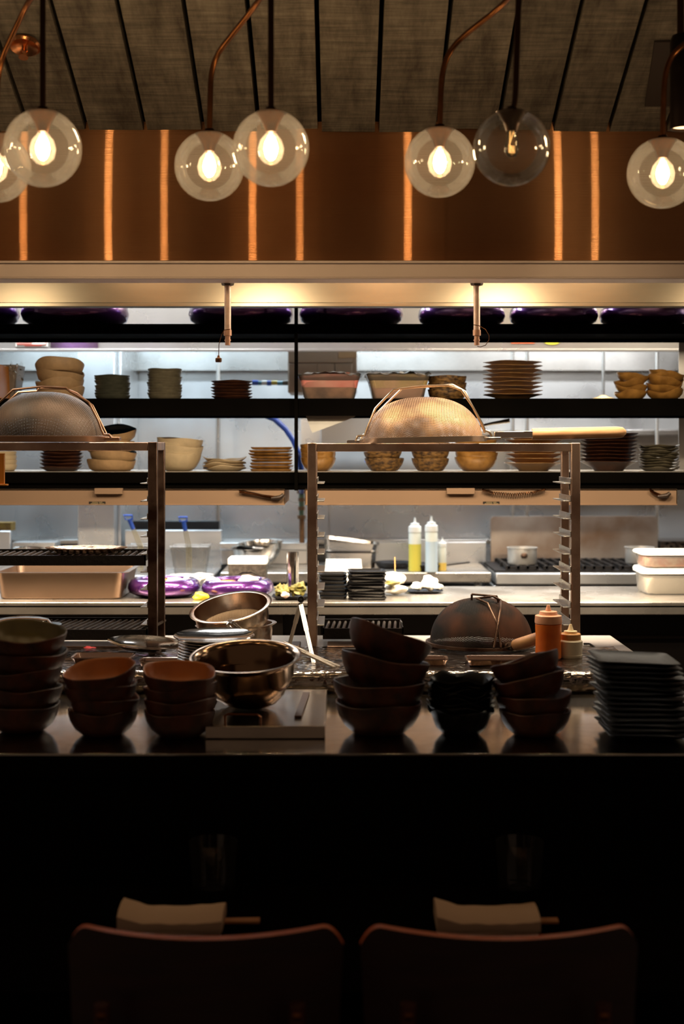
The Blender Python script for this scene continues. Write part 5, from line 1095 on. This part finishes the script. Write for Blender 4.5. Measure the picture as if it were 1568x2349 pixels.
# ---------------------------------------------------------------- pendant globes
def pendant_pair(specs, top, label, stem_px):
    """specs: (px, py centre, radius m, distance, lit, path pixels of the arm)"""
    jd = 2.83; J = P(stem_px, -45, jd)
    t = thing('pendant_lamp', J, label, 'pendant lamp', 'clear globe pendant lamps'); o_ = Vector(t.location)
    chl(MB().tube([J, (J.x, J.y, ceil_z(J.y)+0.02)], 0.010, 12).lathe([(0.001, 0), (0.05, 0), (0.05, 0.02), (0.001, 0.02)], 24, (J.x, J.y, ceil_z(J.y)-0.02)), 'ceiling_stem', BRONZE, t, o_)
    for px, py, rad, d, lit, arm in specs:
        c = P(px, py, d); ztop = c.z + rad*0.92
        pts = [Vector((c.x, c.y, ztop+0.004))] + [P(a, b_, dd) for a, b_, dd in arm] + [J]
        sm_ = [pts[0]]
        for i in range(1, len(pts)-1):      # soften the bend
            a0 = pts[i].lerp(pts[i-1], min(0.45, 0.05/max(.001, (pts[i]-pts[i-1]).length))); b0 = pts[i].lerp(pts[i+1], min(0.45, 0.05/max(.001, (pts[i]-pts[i+1]).length)))
            for k in range(6):
                u = k/5; sm_.append(a0*(1-u)**2 + pts[i]*2*u*(1-u) + b0*u*u)
        sm_.append(pts[-1])
        chl(MB().tube(sm_, 0.0062, 12), 'arm', BRASS if len(arm) > 1 else BRONZE, t, o_)
        n = 22; a0 = math.acos(0.92)
        pr = [(max(0.002, rad*sin(pi - (pi-a0)*i/n)), -rad*cos((pi-a0)*i/n)) for i in range(n+1)]
        g = MB().lathe(pr, 56, cap0=False, cap1=False).build('glass_globe', GLOBE, t, ang=80); g.location = c - o_
        if rad and not lit: g['label'] = 'unlit clear globe'
        r2 = rad*sin(a0)
        MB().lathe([(0.002, rad*0.90), (r2*1.0, rad*0.90), (r2*1.05, rad*0.925), (r2*0.9, rad*0.95), (0.012, rad*0.97), (0.010, rad*1.06), (0.002, rad*1.06)], 40).build('cap', BRONZE, g)
        MB().lathe([(0.002, rad*0.90), (0.028, rad*0.90), (0.016, rad*0.62), (0.011, rad*0.42), (0.002, rad*0.42)], 24).build('socket', BRONZE if not lit else BRASS, g)
        if lit:
            MB().lathe([(0.002, -0.023), (0.008, -0.020), (0.0125, -0.010), (0.014, 0), (0.012, 0.011), (0.006, 0.022), (0.002, 0.024)], 24).build('bulb_core', BULB, g, ang=80)
            MB().lathe([(0.002, -0.034), (0.012, -0.031), (0.023, -0.020), (0.027, -0.002), (0.022, 0.016), (0.012, 0.028), (0.009, rad*0.42)], 28, cap0=False, cap1=False).build('bulb', BULBHALO, g, ang=80)  # added shell that spreads the core's glow into a halo
        else:
            MB().lathe([(0.002, -0.020), (0.009, -0.018), (0.014, -0.008), (0.0155, 0.002), (0.012, 0.016), (0.009, rad*0.42)], 24, cap0=False, cap1=False).build('bulb', BULBG, g, ang=80)
            f = [(0.006*cos(k*0.9), 0.004*sin(k*0.9), -0.010 + 0.0006*k) for k in range(26)]
            MB().tube([(-0.003, 0, rad*0.42), (-0.004, 0, 0.006)] + f + [(0.004, 0, rad*0.42)], 0.0007, 5).build('filament', FILA, g)
pendant_pair([(98, 340, 0.0785, 2.83, True, [(98, 240, 2.83)]), (-10, 384, 0.0770, 3.06, True, [(-4, 150, 3.06), (60, 12, 2.95)])], 0, 'brass pendant with two clear globes at the left edge', 98)
pendant_pair([(621, 340, 0.0775, 2.83, True, [(621, 240, 2.83)]), (480, 381, 0.0765, 3.06, True, [(484, 140, 3.06), (592, 5, 2.95)])], 0, 'brass pendant with two glowing globes left of centre', 621)
pendant_pair([(1173, 339, 0.0780, 2.83, False, [(1181, 240, 2.83)]), (1008, 372, 0.0775, 3.06, True, [(1012, 160, 3.06), (1040, 100, 3.05), (1162, 5, 2.95)])], 0, 'brass pendant right of centre with one unlit globe', 1190)
pendant_pair([(1760, 339, 0.0780, 2.83, True, [(1760, 240, 2.83)]), (1519, 397, 0.0775, 3.06, True, [(1523, 170, 3.06), (1545, 115, 3.06), (1720, 5, 2.95)])], 0, 'brass pendant with a globe cut by the right edge', 1760)
pendant_pair([(-445, 340, 0.0780, 2.83, True, [(-445, 240, 2.83)]), (-600, 384, 0.0770, 3.06, True, [(-596, 140, 3.06), (-480, 5, 2.95)])], 0, 'brass pendant with two globes beyond the left edge', -445)
# sprinkler
t = thing('fire_sprinkler', (X(57, 3.45), 3.45, ceil_z(3.45)-0.004), 'small copper fire sprinkler on the plank ceiling at top left', 'sprinkler', rot=(R(-22.5), 0, 0))
MB().lathe([(0.002, 0), (0.038, -0.004), (0.040, -0.010), (0.034, -0.014), (0.014, -0.006), (0.002, -0.006)][::-1], 40).build('escutcheon', mat('shiny_copper', rgb(220, 150, 100), 0.2, 1.0), t)
MB().tube([(0, 0, -0.004), (0, 0, -0.026)], 0.006, 12).tube([(-0.008, 0, -0.024), (-0.006, 0, -0.036), (0, 0, -0.042), (0.006, 0, -0.036), (0.008, 0, -0.024)], 0.0018, 8).lathe([(0.001, -0.042), (0.012, -0.042), (0.012, -0.0435), (0.001, -0.0435)][::-1], 20).build('sprinkler_head', mat('shiny_copper', rgb(220, 150, 100), 0.2, 1.0), t)
# spotlight at the right edge and access plate
d = 3.2
t = thing('spotlight', P(1558, 80, d), 'dark cylinder spotlight lit from below at the top right edge', 'spotlight'); o_ = Vector(t.location)
chl(MB().tube([P(1560, 85, d), (X(1560, d), d, ceil_z(d))], 0.008, 10), 'stem', BRONZE, t, o_)
cx, cz = X(1567, d), Z(296, d)
chl(MB().lathe([(0.028, 0), (0.031, 0), (0.031, M2(200, d)), (0.026, M2(214, d)), (0.002, M2(214, d)), (0.002, M2(190, d)), (0.026, M2(180, d)), (0.028, 0.03)], 32, (cx, d, cz), cap0=False, cap1=False), 'lamp_housing', mat('matt_black_bronze', rgb(30, 20, 14), 0.4, 0.8), t, o_)
chl(MB().lathe([(0.002, 0.006), (0.027, 0.006), (0.027, 0.012), (0.002, 0.012)], 24, (cx, d, cz)), 'lens', emis('spot_lens', (1.0, 0.62, 0.3, 1), 3.0), t, o_)
pt = MB(); 
for (a, d_) in ((1500, 3.44), (1640, 3.44), (1640, 3.68), (1478, 3.68)): pt.v.append(Vector((X(a, d_), d_, ceil_z(d_)-0.006)))
pt.face((0, 1, 2, 3)); pto = pt.build('access_plate', mat('dark_grey_plate', rgb(60, 50, 42), 0.6), smooth=False); pto.modifiers.new('thick', 'SOLIDIFY').thickness = 0.004
tag(pto, 'dark grey plate on the plank ceiling behind the spotlight', 'plate')

# ---------------------------------------------------------------- dining counter, place settings, chairs
ZD = 0.76
dc = thing('dining_counter', (0, 2.5, 0), 'dark wooden dining counter in front of the kitchen pass', 'counter'); o_ = Vector(dc.location)
chl(MB().box(-2.4, 2.4, 2.28, 2.866, ZD-0.04, ZD), 'countertop', DARKT, dc, o_, bevel=0.004)
chl(MB().box(-2.4, 2.4, 2.80, 2.866, 0, ZD-0.04), 'base_panel', BLACKP, dc, o_)
def napkin(px0, px1, w0, label, tipx, label2):
    d = 2.58; x0, x1 = X(px0, d), X(px1, d); L = x1-x0
    blk = thing('folded_napkin', ((x0+x1)/2, d, ZD+0.010), label, 'napkin', 'folded napkins on the dining counter'); 
    m = MB(); n = 26; prof = [(-0.045, 0.0), (-0.047, 0.006), (-0.046, 0.014), (-0.03, 0.021), (0.0, 0.024), (0.03, 0.022), (0.046, 0.014), (0.046, 0.002)]
    for i in range(n+1):
        u = i/n*2-1
        for (y, z) in prof:
            fl = 0.006*(u*u) + (0.010*max(0, -u-0.55)*2 if u < 0 else 0)
            m.v.append(Vector((u*L/2, y*(1+0.1*abs(u)), z + (fl if z > 0.01 else 0) + 0.0015*noise.noise(Vector((u*4, y*30, z*30))))))
    k = len(prof)
    for i in range(n):
        for j in range(k-1): m.face((i*k+j, (i+1)*k+j, (i+1)*k+j+1, i*k+j+1))
        m.face((i*k+k-1, (i+1)*k+k-1, (i+1)*k, i*k))
    m.face(range(k)); m.face([n*k+j for j in range(k)][::-1])
    m.build('upper_fold', CLOTH, blk, ang=50)
    MB().rr([(L/2*0.96, 0.042, -0.009, 0.004), (L/2*0.97, 0.044, -0.004, 0.004), (L/2*0.96, 0.042, -0.001, 0.004)]).build('lower_fold', CLOTH, blk)
    m = MB().tube([(x0+0.02, d+0.005, ZD+0.0085), (X(tipx, d), d+0.005, ZD+0.0115)], [0.002, 0.0042], 8)
    # chopsticks lie between the folds
    for q, dy in enumerate((0.0, 0.011)):
        o = MB().tube([(x0+0.02, d+dy, ZD+0.0100+0.001), (X(tipx, d), d+dy, ZD+0.0125)], [0.0022, 0.0042], 8).build('chopstick', CHOP)
        tag(o, label2, 'chopstick', label2)
napkin(278, 514, 1, 'folded pale napkin behind the left chair', 595, 'wooden chopstick poking out of the left napkin')
napkin(998, 1231, 1, 'folded pale napkin behind the right chair', 1280, 'wooden chopstick poking out of the right napkin')
for px, l in ((489, 'left'), (1191, 'right')):
    d = 2.79; r = M2(56, d); H = M2(118, d)
    o = MB().lathe([(0.002, 0), (r*0.82, 0), (r*0.86, 0.006), (r, H), (r*0.965, H), (r*0.80, 0.014), (0.002, 0.013)], 40).build('drinking_glass', DRINK, loc=(X(px, d), d, ZD))
    tag(o, 'clear water glass standing behind the %s napkin' % l, 'glass', 'water glasses on the dining counter')
def chair(pxc, w, label):
    dc_ = 2.09; x = X(pxc, dc_); t = thing('dining_chair', (x, dc_-0.2, 0), label, 'chair', 'wooden dining chairs at the counter')
    hw = M2(w, dc_)/2; zt = Z(2156, dc_); n = 56; th = 0.014
    cols = []
    zb = zt - 0.34
    m = MB(); rows = 14
    for side in (0, 1):
        for i in range(n+1):
            u = i/n*2-1; yb = 0.15*hw*0 + 0.20 + 0.075*(u*u) + (th if side else 0)
            for j in range(rows+1):
                v = j/rows; zz = zt - (zt-zb)*v
                cut = 0.034*max(0, (abs(u)-0.84)/0.16)**2.2 if v < 0.3 else 0
                zz -= cut*(1-v/0.3) if v < 0.3 else 0
                m.v.append(Vector((u*hw*(1.0 - 0.06*v), yb - 0.03*v*0, zz)))
    A = (n+1)*(rows+1)
    idx = lambda s, i, j: s*A + i*(rows+1) + j
    for i in range(n):
        for j in range(rows):
            m.face((idx(0,i,j), idx(0,i,j+1), idx(0,i+1,j+1), idx(0,i+1,j)), 0); m.face((idx(1,i,j), idx(1,i+1,j), idx(1,i+1,j+1), idx(1,i,j+1)), 0)
        m.face((idx(0,i,0), idx(0,i+1,0), idx(1,i+1,0), idx(1,i,0)), 1); m.face((idx(0,i,rows), idx(1,i,rows), idx(1,i+1,rows), idx(0,i+1,rows)), 1)
    for j in range(rows):
        m.face((idx(0,0,j), idx(1,0,j), idx(1,0,j+1), idx(0,0,j+1)), 1); m.face((idx(0,n,j), idx(0,n,j+1), idx(1,n,j+1), idx(1,n,j)), 1)
    m.build('backrest', [CHAIR, CHAIRE], t)
    MB().rr([(0.19, 0.19, 0.44, 0.05), (0.20, 0.20, 0.446, 0.06), (0.20, 0.20, 0.458, 0.06), (0.19, 0.19, 0.464, 0.05)], (0, 0.42, 0), n=6).build('seat', CHAIR, t)
    for sx in (-1, 1):
        MB().tube([(sx*0.145, 0.185, zt-0.09), (sx*0.148, 0.19, 0.6), (sx*0.16, 0.24, 0.44), (sx*0.19, 0.19, 0.0)], [0.012, 0.013, 0.014, 0.012], 12).build('rear_leg', mat('chair_leg_wood', rgb(70, 30, 18), 0.4), t)
        MB().tube([(sx*0.16, 0.56, 0.44), (sx*0.18, 0.60, 0.0)], [0.014, 0.012], 12).build('front_leg', mat('chair_leg_wood', rgb(70, 30, 18), 0.4), t)
        MB().blob((sx*0.145, 0.176, zt-0.105), 0.007, 0.004, 0.007, 1, 0.05).build('bolt', BRASS, t)
chair(460, 654, 'reddish plywood dining chair with curved back, left one')
chair(1157, 660, 'reddish plywood dining chair with curved back, right one')

for o in bpy.data.objects:
    if 'label' in o and len(o['label'].replace(',', ' ').split()) > 16: print('LONG', o.name, o['label'])
